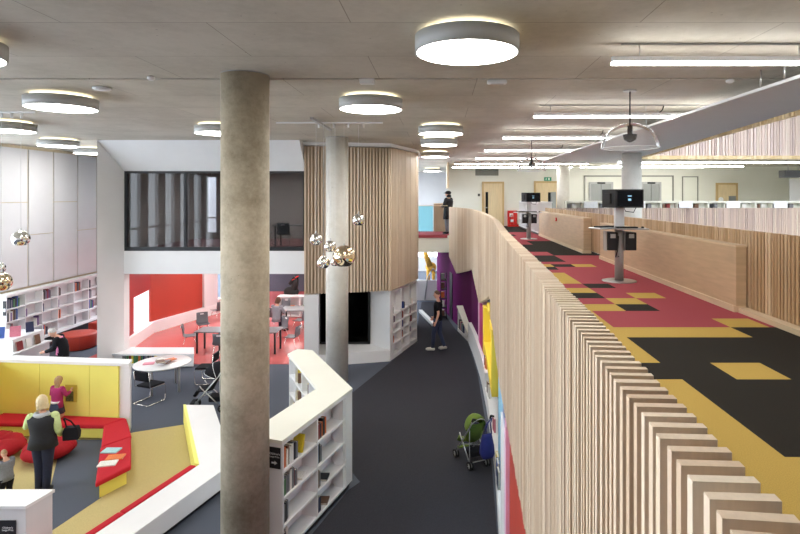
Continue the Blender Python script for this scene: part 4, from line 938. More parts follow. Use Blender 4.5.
# beanbags
def beanbag(loc, rz, sc, label, seed):
    o = thing('beanbag', label, 'beanbag', loc, rz, 'red beanbags'); r = random.Random(seed)
    q = MB(); q.sphere((0, 0, .2), (.46 * sc, .40 * sc, .2), 32, 18)
    for i, v in enumerate(q.v):
        x, y, z = v; a = math.atan2(y, x)
        f = 1 + .05 * math.sin(3 * a + seed) + .03 * math.sin(7 * a + z * 9)
        zz = z if z > .1 else .1 - (.1 - z) ** 1.0 * .95
        dent = .10 * math.exp(-((x + .06) ** 2 + y ** 2) / .03) if z > .2 else 0
        q.v[i] = (x * f, y * f, max(.004, zz - dent + .03 * math.sin(a * 5 + seed) * (z / .4)))
    q.build('bag', 'red_bean', o, world=False)
    q = MB()
    for k in range(5):
        a = 2 * PI * k / 5 + seed; q.tube([(math.cos(a) * .46 * sc * math.sin(t) * (1 + .05 * math.sin(3 * a + seed)), math.sin(a) * .41 * sc * math.sin(t) * (1 + .05 * math.sin(3 * a + seed)), .205 + .2 * math.cos(t) - (.1 * math.exp(-((math.cos(a) * .46 * math.sin(t)) ** 2) / .03) if t < 1.2 else 0)) for t in [.7 + .17 * j for j in range(7)]], .008, 6)
    q.build('seams', 'red_fabric', o, world=False)
    q = MB(); q.box(.18, .24, -.03, .03, .355, .36); q.build('care_tag', 'cloth_white', o, world=False)
beanbag(G(44, 462) + Vector((0, .1, .005)), .5, 1.0, 'red beanbag behind the legs of the standing woman', 1)
beanbag(Vector((-8.85, 10.98, .006)), 2.2, 1.2, 'plump red beanbag cut by the photo edge near the bench', 2)
# low white ledge wall around the corner
lw_ = thing('low_ledge_wall', 'low angled white ledge wall with red cushion edge around the reading corner', 'low wall', (-4, 9.8, 0))
inA, inB, inC = (-5.82, 12.6), (-4.29, 9.80), (-5.35, 6.2)
ouA, ouB, ouC = (-5.18, 12.58), (-3.71, 9.86), (-4.81, 6.2)
q = MB(); q.prism([inA, ouA, ouB, ouC, inC, inB], .10, .42); q.build('body', 'white_paint', lw_, bevel=.006)
q = MB(); q.prism([(-5.80, 12.5), (-5.25, 12.5), (-3.80, 9.84), (-4.86, 6.3), (-5.4, 6.3), (-4.36, 9.86)], 0, .10); q.build('plinth', 'black_metal', lw_)
q = MB(); q.prism([inA, inB, (inB[0] - .09, inB[1] + .02), (inA[0] - .06, inA[1])], .02, .425); q.build('yellow_facing', 'yellow_paint', lw_)
for k, (t0, t1) in enumerate(((0.02, .42), (.425, 1))):
    a_ = Vector(inB).lerp(Vector(inC), t0); b_ = Vector(inB).lerp(Vector(inC), t1); q = MB()
    q.prism([a_, b_, (b_.x - .115, b_.y + .03), (a_.x - .115, a_.y + .03)], .1, .44); q.build('cushion', 'red_fabric', lw_, bevel=.02)
# white cabinet at the bottom edge
wc = thing('white_shelf_unit', 'white shelf unit with a black sign in the lower corner of the photo', 'cabinet', (-6.2, 7.5, 0))
cp = [(-5.385, 7.69), (-5.475, 7.27), (-7.2, 7.27), (-7.2, 7.69)]
MB().prism(cp, 1.06, 1.10).build('top', 'white_paint', wc)
MB().prism([(-5.405, 7.67), (-5.49, 7.29), (-7.18, 7.29), (-7.18, 7.67)], .08, 1.06).build('body', 'panel_white', wc); MB().prism([(-5.45, 7.62), (-5.52, 7.35), (-7.1, 7.35), (-7.1, 7.62)], 0, .08).build('plinth', 'black_metal', wc)
sg2 = thing('shelf_sign', 'black childrens large print sign on the white shelf unit', 'sign', (-5.75, 7.28, .7))
g0, g1 = (-2 - CX) * 7.28 / F, (15.8 - CX) * 7.28 / F
pl = MB().box(g0, g1, 7.278, 7.288, .62, .905).build('plate', 'sign_black', sg2)
lt = sg2.location
def loc_(x, y, z): return Matrix.Translation((x - lt.x, y - lt.y, z - lt.z)) @ lm
text("Children's", 'lettering', 'sign_white', .034, loc_(g0 + .13, 7.277, .80), pl); text('Large Print', 'lettering', 'sign_white', .034, loc_(g0 + .13, 7.277, .768), pl)
arrow(Matrix.Translation((g0 + .13, 7.277, .70)) @ lm, pl, -1)

# ================================================================ browsing area
ot = thing('red_ottoman', 'large round red ottoman beside the wall bookcase', 'ottoman', (-12.45, 18.9, 0))
q = MB(); q.lathe([(0.01, .5), (.52, .5), (.575, .485), (.585, .45), (.585, .04), (.56, .02)], (-12.45, 18.9, 0), 48); q.build('seat', 'red_paint', ot)
q = MB(); q.lathe([(.589, .44), (.592, .445), (.589, .45)], (-12.45, 18.9, 0), 48)
q.tube([(-12.45 + .587 * math.cos(-.9), 18.9 + .587 * math.sin(-.9), z) for z in (.03, .45)], .006, 6); q.build('seams', 'red_dark', ot)
q = MB(); q.cyl((-12.45, 18.9, 0), .5, .0, .03, 32); q.build('base', 'black_metal', ot)
rc = thing('red_cube_seat', 'red cube seat half hidden behind the white frame wall', 'stool', (-12.5, 20.3, 0)); MB().box(-12.8, -12.2, 20.0, 20.6, .03, .58).build('seat', 'red_paint', rc, bevel=.03); MB().box(-12.75, -12.25, 20.05, 20.55, 0, .03).build('base', 'black_metal', rc)
dc = thing('display_counter', 'white stepped display counter beside the grey-haired woman', 'counter', (-12.5, 15.8, 0))
MB().box(-13.4, -12.0, 14.9, 16.9, .06, .72).build('body', 'panel_white', dc); MB().box(-13.42, -11.95, 14.88, 16.95, .72, .76).build('top', 'white_gloss', dc); MB().box(-13.3, -12.1, 15.0, 16.8, 0, .06).build('plinth', 'black_metal', dc)
q = MB(); q.prism([(-13.3, 15.6), (-12.12, 15.6), (-12.12, 16.85), (-13.3, 16.85)], .76, 1.12); q.build('riser', 'white_gloss', dc)
def facebook(c, x, y, z, rz, w, h, lb, g, lean=.15):
    """book standing with its cover to local -Y"""
    book(c, Matrix.Translation((x, y, z)) @ Matrix.Rotation(rz, 4, 'Z') @ Matrix.Rotation(-lean, 4, 'X') @ Matrix.Rotation(PI / 2, 4, 'Z'), (.025, w, h), lb, g)
for c, x, y, z, rz, w, h, lb in (('blue', -12.62, 15.75, 1.12, .3, .24, .32, 'blue book standing upright on top of the display riser'), ('pink', -12.32, 15.95, 1.12, .5, .26, .3, 'pink bordered book standing upright on the display riser'), ('navy', -12.3, 16.5, 1.12, .9, .2, .3, 'dark navy book standing at the far end of the display riser'),
                             ('dark red', -12.06, 15.8, .765, PI / 2, .24, .26, 'dark red book facing out against the side of the display riser'), ('white', -12.06, 16.15, .765, PI / 2, .2, .26, 'white book facing out against the side of the display riser'), ('brown', -12.06, 16.5, .765, PI / 2, .22, .28, 'brown book facing out at the far end of the riser side'), ('white', -13.0, 15.45, .765, 0, .22, .3, 'white book leaning against the front of the display riser')):
    facebook(c, x, y, z + .002, rz, w, h, lb, 'books on the display counter')
pf = thing('white_platform', 'long low white platform with a book browser under the red room window', 'platform', (-8.9, 16.9, 0))
q = MB(); q.prism([(-9.90, 16.6), (-7.42, 16.6), (-7.74, 17.3), (-9.73, 17.3), (-9.73, 17.02)], .38, .44); q.build('top', 'white_gloss', pf)
q = MB(); q.prism([(-9.86, 16.65), (-9.62, 16.65), (-9.62, 17.25), (-9.72, 17.25), (-9.72, 17.0)], .04, .38); q.prism([(-8.55, 16.65), (-7.46, 16.65), (-7.72, 17.25), (-8.55, 17.25)], .04, .38); q.box(-9.62, -8.55, 16.95, 17.25, .04, .38); q.box(-9.62, -8.55, 16.65, 16.95, .04, .12); q.build('body', 'white_paint', pf); MB().box(-9.7, -7.75, 16.72, 17.2, 0, .04).build('plinth', 'grey_metal', pf)
for k in range(14):
    c = rnd.choice(MIX + ['yellow', 'green']); book(c, Matrix.Translation((-9.55 + k * .07, 16.76, .123)), (.045, .16, .235), '%s book, number %s from the yellow wall end in the platform browser' % (c, ORD[k] if k < 12 else ('thirteenth', 'fourteenth')[k - 12]), 'books in the platform browser')
rt = thing('round_table', 'round white table with a pile of magazines beside the sled chairs', 'table', (-7.44, 14.75, 0))
q = MB(); q.lathe([(.01, .71), (.69, .71), (.71, .72), (.71, .735), (.69, .742), (.01, .742)], (-7.44, 14.75, 0), 56); q.build('tabletop', 'white_gloss', rt)
for x, y in ((-6.93, 14.6), (-7.5, 14.3), (-7.95, 15.0), (-7.35, 15.3)):
    q = MB(); q.tube([(x, y, 0), (x, y, .71)], .03, 12); q.build('leg', 'grey_metal', rt)
for k, (c, dx, dy, rz) in enumerate((('pink', -.2, -.15, .3), ('white', .0, .05, -.4), ('orange', .22, .12, .9), ('grey', .12, -.1, 1.6), ('brown', -.05, -.2, 2.2))):
    flatbook(c, -7.40 + dx, 14.8 + dy, .743 + .022 * (k % 5), rz, '%s magazine, %s up in the loose pile on the round table' % (c, ORD[k]), 'magazines on the round table', .2, .27)
def sled_chair(loc, rz, label):
    o = thing('sled_chair', label, 'chair', loc, rz, 'black sled base chairs')      # faces local +Y
    MB().box(-.23, .23, -.2, .25, .41, .47).build('seat', 'black_fabric', o, world=False, bevel=.025)
    q = MB(); q.M = Matrix.Translation((0, -.24, .70)) @ Matrix.Rotation(.12, 4, 'X'); q.box(-.22, .22, -.025, .025, -.11, .14); q.build('backrest', 'black_fabric', o, world=False, bevel=.02)
    for s in (-1, 1):
        x = s * .25
        q = MB(); q.tube([(x, -.26, .82), (x, -.235, .6), (x, -.22, .43), (x, .22, .42), (x, .25, .38), (x, .24, .06), (x, .2, .015), (x, -.28, .015)], .012, 8); q.build('side_frame', 'chrome', o, world=False)
    q = MB(); q.tube([(-.25, .21, .40), (.25, .21, .40)], .01, 6); q.build('front_bar', 'chrome', o, world=False); q = MB(); q.tube([(-.25, -.28, .015), (.25, -.28, .015)], .01, 6); q.build('floor_bar', 'chrome', o, world=False)
sled_chair((-7.33, 13.9, 0), -.35, 'black sled base chair tucked against the round table, seen from behind')
sled_chair((-6.5, 15.35, 0), 1.6, 'black sled base chair turned sideways at the end of the round table')

# red room furniture
def school_chair():
    o = thing('classroom_chair', '', 'chair', group='grey classroom chairs')       # faces local +Y
    q = MB(); n = 9
    prof = [(.22, .445), (.12, .44), (-.05, .43), (-.16, .44), (-.21, .50), (-.24, .62), (-.26, .74), (-.28, .84)]
    rings = []
    for y, z in prof:
        w = .21 if z < .6 else .2
        rings.append([(w * math.sin((k / (n - 1) - .5) * PI * .96), y + (.05 * abs(2 * k / (n - 1) - 1) ** 2 if z > .5 else 0), z + (.03 * abs(2 * k / (n - 1) - 1) ** 2 if z < .5 else 0)) for k in range(n)])
    q.smooth = True; q.loft(rings, False, False); sh = q.build('seat_shell', 'grey_plastic', o, world=False)
    so = sh.modifiers.new('solid', 'SOLIDIFY'); so.thickness = .012
    q = MB(); q.box(-.06, .06, -.295, -.245, .755, .80); q.build('hand_hole', 'panel_white', sh, world=False)
    for sx in (-1, 1):
        for sy in (-1, 1):
            q = MB(); q.tube([(sx * .12, sy * .1, .43), (sx * .16, sy * .15, .40), (sx * .22, sy * .24, .0)], .011, 6); q.build('leg', 'chrome', o, world=False)
    return o
sc0 = school_chair(); first = [True]
def put_chair(px, py, rz, label, dy=0, z=0, sc=1):
    p = G(px, py, z)
    if first[0]: first[0] = False; o = sc0; o.location = p; o.rotation_euler = (0, 0, rz); o['label'] = label
    else: o = dup(sc0, p, rz, label)
    return o
def school_table(x, y, L, Wd, label, rz=0, z=0):
    o = thing('classroom_table', label, 'table', (x, y, z), rz, 'grey classroom tables')
    MB().box(-L / 2, L / 2, -Wd / 2, Wd / 2, .70, .73).build('tabletop', 'desk_grey', o, world=False, bevel=.005)
    for sx in (-1, 1):
        for sy in (-1, 1): q = MB(); q.box(sx * (L / 2 - .08) - .025, sx * (L / 2 - .08) + .025, sy * (Wd / 2 - .08) - .025, sy * (Wd / 2 - .08) + .025, 0, .70); q.build('leg', 'black_metal', o, world=False)
school_table(-7.65, 18.45, .9, .75, 'dark grey classroom table in the red room, closest to the white platform')
school_table(-5.8, 18.4, .9, .8, 'dark grey classroom table in the red room beside the stained column')
school_table(-5.75, 21.9, 1.1, .9, 'dark grey classroom table in the red room near the white low shelf')
for px, py, rz, lb in ((190, 349, -1.2, 'grey classroom chair facing the red room table, closest to the white platform'), (203, 336, -2.6, 'grey classroom chair behind the red room table by the platform'), (221, 358, .1, 'grey classroom chair at the stained column side of the first red room table'), 
                    (292, 350, 1.4, 'grey classroom chair pulled up to the red room table beside the bookcase end'), (280, 341, 2.4, 'grey classroom chair behind the table beside the stained column'), (274, 328, -.5, 'grey classroom chair where the seated reader sits'), (300, 332, 1.3, 'grey classroom chair at the timber bay side of the back table'), (284, 319.5, 3.0, 'grey classroom chair behind the back table near the white low shelf'), (218, 321, 1.0, 'grey classroom chair alone below the white framed window')):
    put_chair(px, py, rz, lb)
ls = thing('low_shelf', 'white low shelf under the blue windows of the red room', 'shelf', (-5.5, 23.6, 0))
q = MB(); q.M = Matrix.Translation((-6.9, 23.5, 0)); boards(q, [0, .9, 1.8, 2.7], [.05, .45, .86], .35, .04); q.build('shelves', 'white_paint', ls); MB().box(-6.94, -4.18, 23.46, 23.9, .88, .92).build('top', 'white_gloss', ls)
for k, (c, x) in enumerate((('orange', -6.25), ('green', -5.68), ('brown', -5.42))): flatbook(c, x, 23.66, .475 + .001 * k, .2 * k, '%s book lying in the white low shelf, %s from the toy horse' % (c, ORD[k]), 'books in the white low shelf')
# toy horse head behind the low shelf
th = thing('toy_horse', 'black toy horse with red bridle standing behind the seated reader', 'toy horse', (-6.55, 24.4, 0))
q = MB(); q.sphere((-6.6, 24.4, .95), (.34, .2, .24), 20, 12); q.tube([(-6.5, 24.4, 1.0), (-6.42, 24.38, 1.3), (-6.36, 24.36, 1.52)], [.17, .14, .1], 14); q.tube([(-6.40, 24.36, 1.58), (-6.52, 24.34, 1.45), (-6.66, 24.32, 1.3)], [.1, .09, .06], 12)
for dx in (-.03, .05): q.tube([(-6.36 + dx, 24.36, 1.62), (-6.33 + dx, 24.36, 1.75)], [.03, .006], 8)
for dx in (-.22, .2):
    for dy in (-.1, .1): q.tube([(-6.6 + dx, 24.4 + dy, .9), (-6.6 + dx, 24.4 + dy, .45), (-6.6 + dx, 24.4 + dy, 0)], [.07, .04, .05], 10)
q.build('body', 'toy_black', th)
q = MB(); q.tube([(-6.47 + .1 * math.cos(a), 24.35 + .1 * math.sin(a), 1.52 + .05 * math.cos(a)) for a in [2 * PI * k / 14 for k in range(15)]], .018, 6); q.tube([(-6.38, 24.24, 1.6), (-6.3, 24.24, 1.64), (-6.26, 24.3, 1.66)], .03, 6); q.build('bridle', 'fire_red', th)
q = MB(); q.tube([(-6.3, 24.37, 1.6), (-6.34, 24.38, 1.35), (-6.42, 24.4, 1.15)], [.03, .05, .04], 8); q.build('mane', 'black_fabric', th)
# upper room table and chairs
school_table(-4.9, 18.6, 1.3, .8, 'pale table seen through the upper dark window', 0, 3.502)
for x, y, rz, lb in ((-5.0, 17.75, 0, 'slim chair with its back to the upper dark window'), (-4.6, 19.35, 3.1, 'slim chair beyond the table in the upper dark room'), (-5.95, 18.6, -1.6, 'slim chair at the table end in the upper dark room')):
    dup(sc0, (x, y, 3.507), rz, lb, 'chairs in the upper room')

# ================================================================ pushchairs
def pushchair(loc, rz, label, fab, can, sc=1.0, hood_back=True):
    o = thing('pushchair', label, 'pushchair', loc, rz)       # faces local +Y
    S = Matrix.Scale(sc, 4)
    def B(q, name, mat, par=o, **k):
        q.v = [tuple(S @ Vector(v)) for v in q.v]; return q.build(name, mat, par, world=False, **k)
    for s in (-1, 1):
        x = s * .19
        q = MB(); q.tube([(x, .36, .1), (x, .12, .40), (x, -.2, .78), (x * 1.05, -.36, 1.0)], .013, 8); B(q, 'handle_tube', 'steel')
        q = MB(); q.tube([(x * 1.05, -.34, .97), (x * 1.05, -.37, 1.03), (x * 1.05, -.46, 1.05)], .02, 8); B(q, 'grip', 'black_plastic')
        q = MB(); q.tube([(x, -.22, .1), (x, .0, .34), (x, .16, .50), (x, .2, .56)], .012, 8); B(q, 'rear_tube', 'steel')
        q = MB(); q.tube([(x, -.22, .12), (x * .95, -.19, .5), (x * .95, -.2, .75)], .009, 8); B(q, 'back_strut', 'grey_metal')
        for yy in (.36, -.24):
            for dx in (-.028, .028):
                q = MB(); q.M = Matrix.Translation((x + dx, yy, .08)) @ Matrix.Rotation(PI / 2, 4, 'Y'); q.lathe([(.05, -.013), (.08, -.013), (.082, 0), (.08, .013), (.05, .013), (.05, -.013)], n=24)
                w = B(q, 'wheel', 'black_plastic')
                q = MB(); q.M = Matrix.Translation((x + dx, yy, .08)) @ Matrix.Rotation(PI / 2, 4, 'Y'); q.cyl((0, 0, 0), .012, -.016, .016, 10)
                for k in range(3): q.cbox((0, 0, 0), (.1, .012, .012), k * PI / 3)
                B(q, 'hub', 'grey_metal', w)
    q = MB(); q.tube([(-.19, -.22, .12), (.19, -.22, .12)], .009, 6); B(q, 'rear_axle', 'grey_metal'); q = MB(); q.tube([(-.19, .12, .36), (.19, .05, .30)], .009, 6); B(q, 'cross_brace', 'grey_metal')
    q = MB(); q.smooth = True; prof = [(.30, .30), (.24, .40), (.08, .40), (-.03, .42), (-.12, .6), (-.2, .82)]
    rings = [[(t * .185, y + .02 * t * t, z + .05 * t * t) for t in (-1, -.6, -.2, .2, .6, 1)] for y, z in prof]; q.loft(rings, False, False); st = B(q, 'seat_fabric', fab); so = st.modifiers.new('solid', 'SOLIDIFY'); so.thickness = .03
    q = MB(); q.box(-.13, .13, .34, .42, .16, .19); B(q, 'footrest', fab, bevel=.01)
    q = MB(); q.smooth = True; rings = []
    for k in range(7):
        a = -.5 + k * .30; c = Vector((0, -.14, .70)); r = .3
        rings.append([(.2 * math.cos(t), c.y + r * math.sin(t) * math.sin(a), c.z + r * math.sin(t) * math.cos(a)) for t in [PI * j / 12 for j in range(13)]])
    q.loft(rings, False, False); cn = B(q, 'canopy', can); so = cn.modifiers.new('solid', 'SOLIDIFY'); so.thickness = .012
    for k in (0, 3, 6):
        a = -.5 + k * .30; q = MB(); q.tube([(.205 * math.cos(t), -.14 + .306 * math.sin(t) * math.sin(a), .70 + .306 * math.sin(t) * math.cos(a)) for t in [PI * j / 12 for j in range(13)]], .007, 6); B(q, 'canopy_rib', 'white_paint', cn)
    q = MB(); q.box(-.15, .15, -.2, .04, .2, .3); B(q, 'basket', 'black_fabric', bevel=.02)
    q = MB(); q.tube([(-.08, .1, .43), (-.06, .0, .55), (-.05, -.1, .62)], .014, 6); q.tube([(.08, .1, .43), (.06, .0, .55), (.05, -.1, .62)], .014, 6); B(q, 'harness', 'black_plastic')
    return o
rzp = math.atan2(.43, .9)
pushchair((.64, 10.72, .006), rzp, 'green folding pushchair parked in the corridor by the blue wall', 'green_fabric', 'green_fabric', .98)
q = MB(); M_ = Matrix.Translation((.64, 10.72, 0)) @ Matrix.Rotation(rzp, 4, 'Z'); q.M = M_
rings = [[(x * w + .06, -.44 + y * d, z) for x, y in ((-1, -1), (0, -1.25), (1, -1), (1, 1), (0, 1.25), (-1, 1))] for z, w, d in ((.28, .10, .05), (.36, .125, .07), (.52, .12, .06), (.66, .10, .03), (.72, .095, .012))]
q.smooth = True; q.loft(rings); bg = tag(q.build('shopping_bag', 'blue_bag'), 'dark blue shopping bag hanging from the green pushchair handles', 'bag')
q = MB(); q.M = M_
for yy in (-.415, -.385): q.tube([(.03, yy - .02, .70), (.07, yy - .02, .9), (.19, -.42, 1.0), (.15, yy - .02, .9), (.17, yy - .02, .70)], .007, 6)
q.build('straps', 'blue_bag', bg)
pushchair((-5.55, 13.4, .006), PI / 2 + .15, 'black pushchair parked behind the stained column by the low ledge wall', 'black_fabric', 'black_fabric', 1.15)

# ================================================================ far end of the corridor
o = thing('magazine_rack', 'tall black magazine rack against the purple wall', 'magazine rack', (.28, 23.6, 0))
q = MB(); q.M = Matrix.Translation((.36, 23.3, 0)) @ Matrix.Rotation(math.atan2(-5.7, .81) + PI, 4, 'Z'); q.box(-.32, .32, -.14, -.10, .05, 1.95); q.build('frame', 'black_metal', o)
q = MB(); q.M = Matrix.Translation((.36, 23.3, 0)) @ Matrix.Rotation(math.atan2(-5.7, .81) + PI, 4, 'Z')
q.M = Matrix.Translation((.30, 23.3, 0)) @ Matrix.Rotation(-PI / 2 - .14, 4, 'Z')
q = MB()
for k in range(5): q.box(.02, .28, 23.2, 23.7, .1 + .38 * k, .13 + .38 * k)
q.build('shelf', 'black_metal', o)
q = MB(); q.box(.02, .05, 23.18, 23.21, 0, 1.9); q.box(.02, .05, 23.69, 23.72, 0, 1.9); q.box(.26, .29, 23.18, 23.21, 0, 1.9); q.box(.26, .29, 23.69, 23.72, 0, 1.9); q.build('upright', 'black_metal', o)
for k, c in enumerate(('brown', 'white', 'orange', 'brown', 'grey')):
    book(c, Matrix.Translation((.12, 23.36 + .04 * k, .132 + .38 * k)) @ Matrix.Rotation(-PI / 2, 4, 'Z'), (.2, .14, .24), '%s bundle of magazines, %s tier up in the black rack' % (c, ORD[k]), 'magazines in the black rack')
o = thing('low_white_wall', 'low white wall with sloping rail at the far end of the corridor', 'low wall', (-.5, 26.6, 0))
MB().box(-1.2, -.12, 27.4, 27.55, 0, 1.0).build('panel', 'white_paint', o)
q = MB(); q.tube([(-.75, 27.3, .05), (-.6, 27.3, 1.2), (-.35, 27.3, 1.6), (-.05, 27.3, 1.2)], .03, 8); q.tube([(-.1, 27.28, .9), (-.05, 27.28, 1.2), (.05, 27.28, 1.25)], .03, 8); q.build('handrail', 'steel', o)
q = MB(); q.prism([(-.95, 24.6), (-.80, 24.6), (-.15, 21.9), (-.3, 21.9)], 0, .12); q.build('kerb', 'white_paint', o)
o = thing('toy_giraffe', 'tall orange and tan soft toy giraffe by the far bright window', 'soft toy', (-.55, 30.5, 0))
q = MB(); q.sphere((-.5, 30.5, 1.25), (.3, .45, .28), 18, 12)
for dx in (-.15, .15):
    for dy in (-.28, .28): q.tube([(-.5 + dx, 30.5 + dy, 1.2), (-.5 + dx, 30.5 + dy, 0)], [.1, .07], 10)
q.tube([(-.55, 30.2, 1.35), (-.75, 30.1, 1.9), (-.85, 30.05, 2.35)], [.17, .13, .11], 12); q.sphere((-.92, 29.95, 2.42), (.13, .2, .12), 14, 10)
q.build('body', 'orange_fur', o)
q = MB()
for dx in (-.06, .06): q.tube([(-.9 + dx, 30.05, 2.5), (-.9 + dx, 30.05, 2.66)], .02, 6)
q.build('horn', 'wood_back_dark', o)

# ================================================================ people
BASE = dict(pel=(0, 0, .94), wai=(0, 0, 1.08), che=(0, 0, 1.27), nec=(0, -.01, 1.44), hea=(0, .005, 1.54),
            hL=(-.09, 0, .89), kL=(-.10, .02, .49), aL=(-.10, -.01, .08), tL=(-.11, .13, .03), hR=(.09, 0, .89), kR=(.10, .02, .49), aR=(.10, -.01, .08), tR=(.11, .13, .03),
            sL=(-.175, -.01, 1.385), eL=(-.22, -.03, 1.11), wL=(-.22, .04, .87), mL=(-.22, .07, .79), sR=(.175, -.01, 1.385), eR=(.22, -.03, 1.11), wR=(.22, .04, .87), mR=(.22, .07, .79))
RAD = dict(pel=.125, wai=.115, che=.125, nec=.05, hea=.055, hL=.085, kL=.056, aL=.038, tL=.034, sL=.056, eL=.042, wL=.028, mL=.030)
for k in list(RAD):
    if k.endswith('L'): RAD[k[:-1] + 'R'] = RAD[k]
EDGES = [('pel', 'wai'), ('wai', 'che'), ('che', 'nec'), ('nec', 'hea'), ('pel', 'hL'), ('hL', 'kL'), ('kL', 'aL'), ('aL', 'tL'), ('pel', 'hR'), ('hR', 'kR'), ('kR', 'aR'), ('aR', 'tR'),
         ('che', 'sL'), ('sL', 'eL'), ('eL', 'wL'), ('wL', 'mL'), ('che', 'sR'), ('sR', 'eR'), ('eR', 'wR'), ('wR', 'mR')]
def skin_mesh(chains, name, sub=1):
    """chains: list of (points, edges, radii); the first point of each is its root. Returns (verts, faces) of the grown surface"""
    me = bpy.data.meshes.new(name); V, E, R, roots = [], [], [], []
    for pts, eds, rad in chains:
        b = len(V); roots.append(b); V += [tuple(p) for p in pts]; E += [(a + b, c + b) for a, c in eds]; R += list(rad)
    me.from_pydata(V, E, []); o = bpy.data.objects.new(name, me); COL.objects.link(o)
    md = o.modifiers.new('skin', 'SKIN'); md.use_smooth_shade = True; md.branch_smoothing = .4
    for i, sv in enumerate(me.skin_vertices[0].data): sv.radius = (R[i], R[i]); sv.use_root = i in roots
    ss_ = o.modifiers.new('sub', 'SUBSURF'); ss_.levels = sub; ss_.render_levels = sub
    dg = bpy.context.evaluated_depsgraph_get(); ev = bpy.data.meshes.new_from_object(o.evaluated_get(dg))
    vs = [tuple(v.co) for v in ev.vertices]; fs = [tuple(p.vertices) for p in ev.polygons]
    bpy.data.objects.remove(o); bpy.data.meshes.remove(ev); return vs, fs
def sub_chain(J, names, rf, add=0.0, over=None):
    idx = {n: i for i, n in enumerate(names)}
    eds = [(idx[a], idx[b]) for a, b in EDGES if a in idx and b in idx]
    return [J[n] for n in names], eds, [(over or {}).get(n, RAD[n]) * rf[0] + add for n in names]
def human(label, loc, rz, h, pose=None, head=(0, 0), top=None, legs=None, shoes=None, hair=None, build=1.0, skirt=None, group=None):
    k = h / 1.7; J = {n: Vector(p) for n, p in BASE.items()}
    for n, p in (pose or {}).items(): J[n] = Vector(p)
    rs = build
    names = list(BASE)
    ch = [sub_chain(J, names, (rs,))]
    for S, sx in (('L', -1), ('R', 1)):
        w, m = J['w' + S], J['m' + S]; d = (m - w).normalized(); side = Vector((0, 1, 0)) if abs(d.y) < .8 else Vector((0, 0, 1))
        acr = (side - d * side.dot(d)).normalized(); pal = d.cross(acr).normalized() * (-sx)
        for i, (off, ln) in enumerate(((.024, .068), (.008, .078), (-.008, .072), (-.023, .056))):
            p0 = m + acr * off - d * .01; p1 = p0 + d * (.02 + ln * .5) ; p2 = p1 + (d * .75 + pal * .65).normalized() * ln * .5
            ch.append(([p0, p1, p2], [(0, 1), (1, 2)], [.0095, .0085, .007]))
        p0 = m - d * .045 + acr * .02; p1 = p0 + (d * .6 + acr * .8).normalized() * .045; p2 = p1 + (d * .9 + acr * .3).normalized() * .032
        ch.append(([p0, p1, p2], [(0, 1), (1, 2)], [.011, .010, .008]))
    vs, fs = skin_mesh(ch, 'grow', 1)
    q = MB(); q.smooth = True; q.mesh(vs, fs)
    # head
    hp = J['hea']; HM = Matrix.Translation(hp) @ Matrix.Rotation(head[0], 4, 'Z') @ Matrix.Rotation(head[1], 4, 'X'); q.M = HM
    q.sphere((0, .015, .075), (.073, .093, .112), 22, 16); q.sphere((0, .045, .005), (.052, .052, .05), 14, 10)
    q.tube([(0, .103, .085), (0, .122, .055), (0, .108, .048)], [.009, .015, .012], 8)
    for sx in (-1, 1): q.sphere((sx * .074, .005, .065), (.012, .02, .032), 10, 8)
    q.m = 1
    for sx in (-1, 1): q.sphere((sx * .03, .095, .082), (.014, .012, .010), 10, 8)
    q.m = 2
    for sx in (-1, 1): q.sphere((sx * .03, .104, .082), (.007, .006, .007), 8, 6); q.cbox((sx * .03, .104, .104), (.03, .006, .006))
    q.m = 3; q.sphere((0, .098, .022), (.024, .012, .008), 10, 6)
    q.M = Matrix.Identity(4)
    q.v = [(x * k, y * k, z * k) for x, y, z in q.v]
    o = q.build('person', ['skin', 'eye_white', 'eye_dark', 'lips'], None, world=False)
    o.location = loc; o.rotation_euler = (0, 0, rz); tag(o, label, 'person', group)
    def part(name, mat, vs=None, fs=None, mb=None):
        w = mb or MB()
        if vs: w.smooth = True; w.mesh(vs, fs)
        w.v = [(x * k, y * k, z * k) for x, y, z in w.v]; p = w.build(name, mat, None, world=False); p.parent = o; return p
    def torso(J, g=1.0, low=-.06, lowgrow=1.0, neck=.75):
        """clothing round the trunk: elliptical rings from the hem up to the neck"""
        w = MB(); w.smooth = True; sd = (J['sR'] - J['sL']); yaw = math.atan2(sd.y, sd.x); sw = sd.length / 2
        nb = J['che'].lerp(J['nec'], neck); mid = (J['sL'] + J['sR']) / 2
        spec = [(J['pel'] + Vector((0, 0, low)), .172 * lowgrow, .128 * lowgrow), (J['pel'].lerp(J['wai'], .45), .162, .122), (J['wai'], .150, .113), (J['wai'].lerp(J['che'], .55), .163, .122), (J['che'].lerp(mid, .35), sw * .98, .128), (mid + Vector((0, 0, -.02)), sw * 1.04, .10), (mid + Vector((0, 0, .035)), sw * .72, .078), (nb, .062, .064)]
        rr = []
        for c, a_, b_ in spec:
            a_ *= g * (rs if a_ > .1 else 1); b_ *= g * (rs if b_ > .07 else 1)
            rr.append([(c.x + a_ * math.cos(t) * math.cos(yaw) - b_ * math.sin(t) * math.sin(yaw), c.y + a_ * math.cos(t) * math.sin(yaw) + b_ * math.sin(t) * math.cos(yaw), c.z) for t in [2 * PI * i / 24 for i in range(24)]])
        w.loft(rr); return w
    o_torso = torso
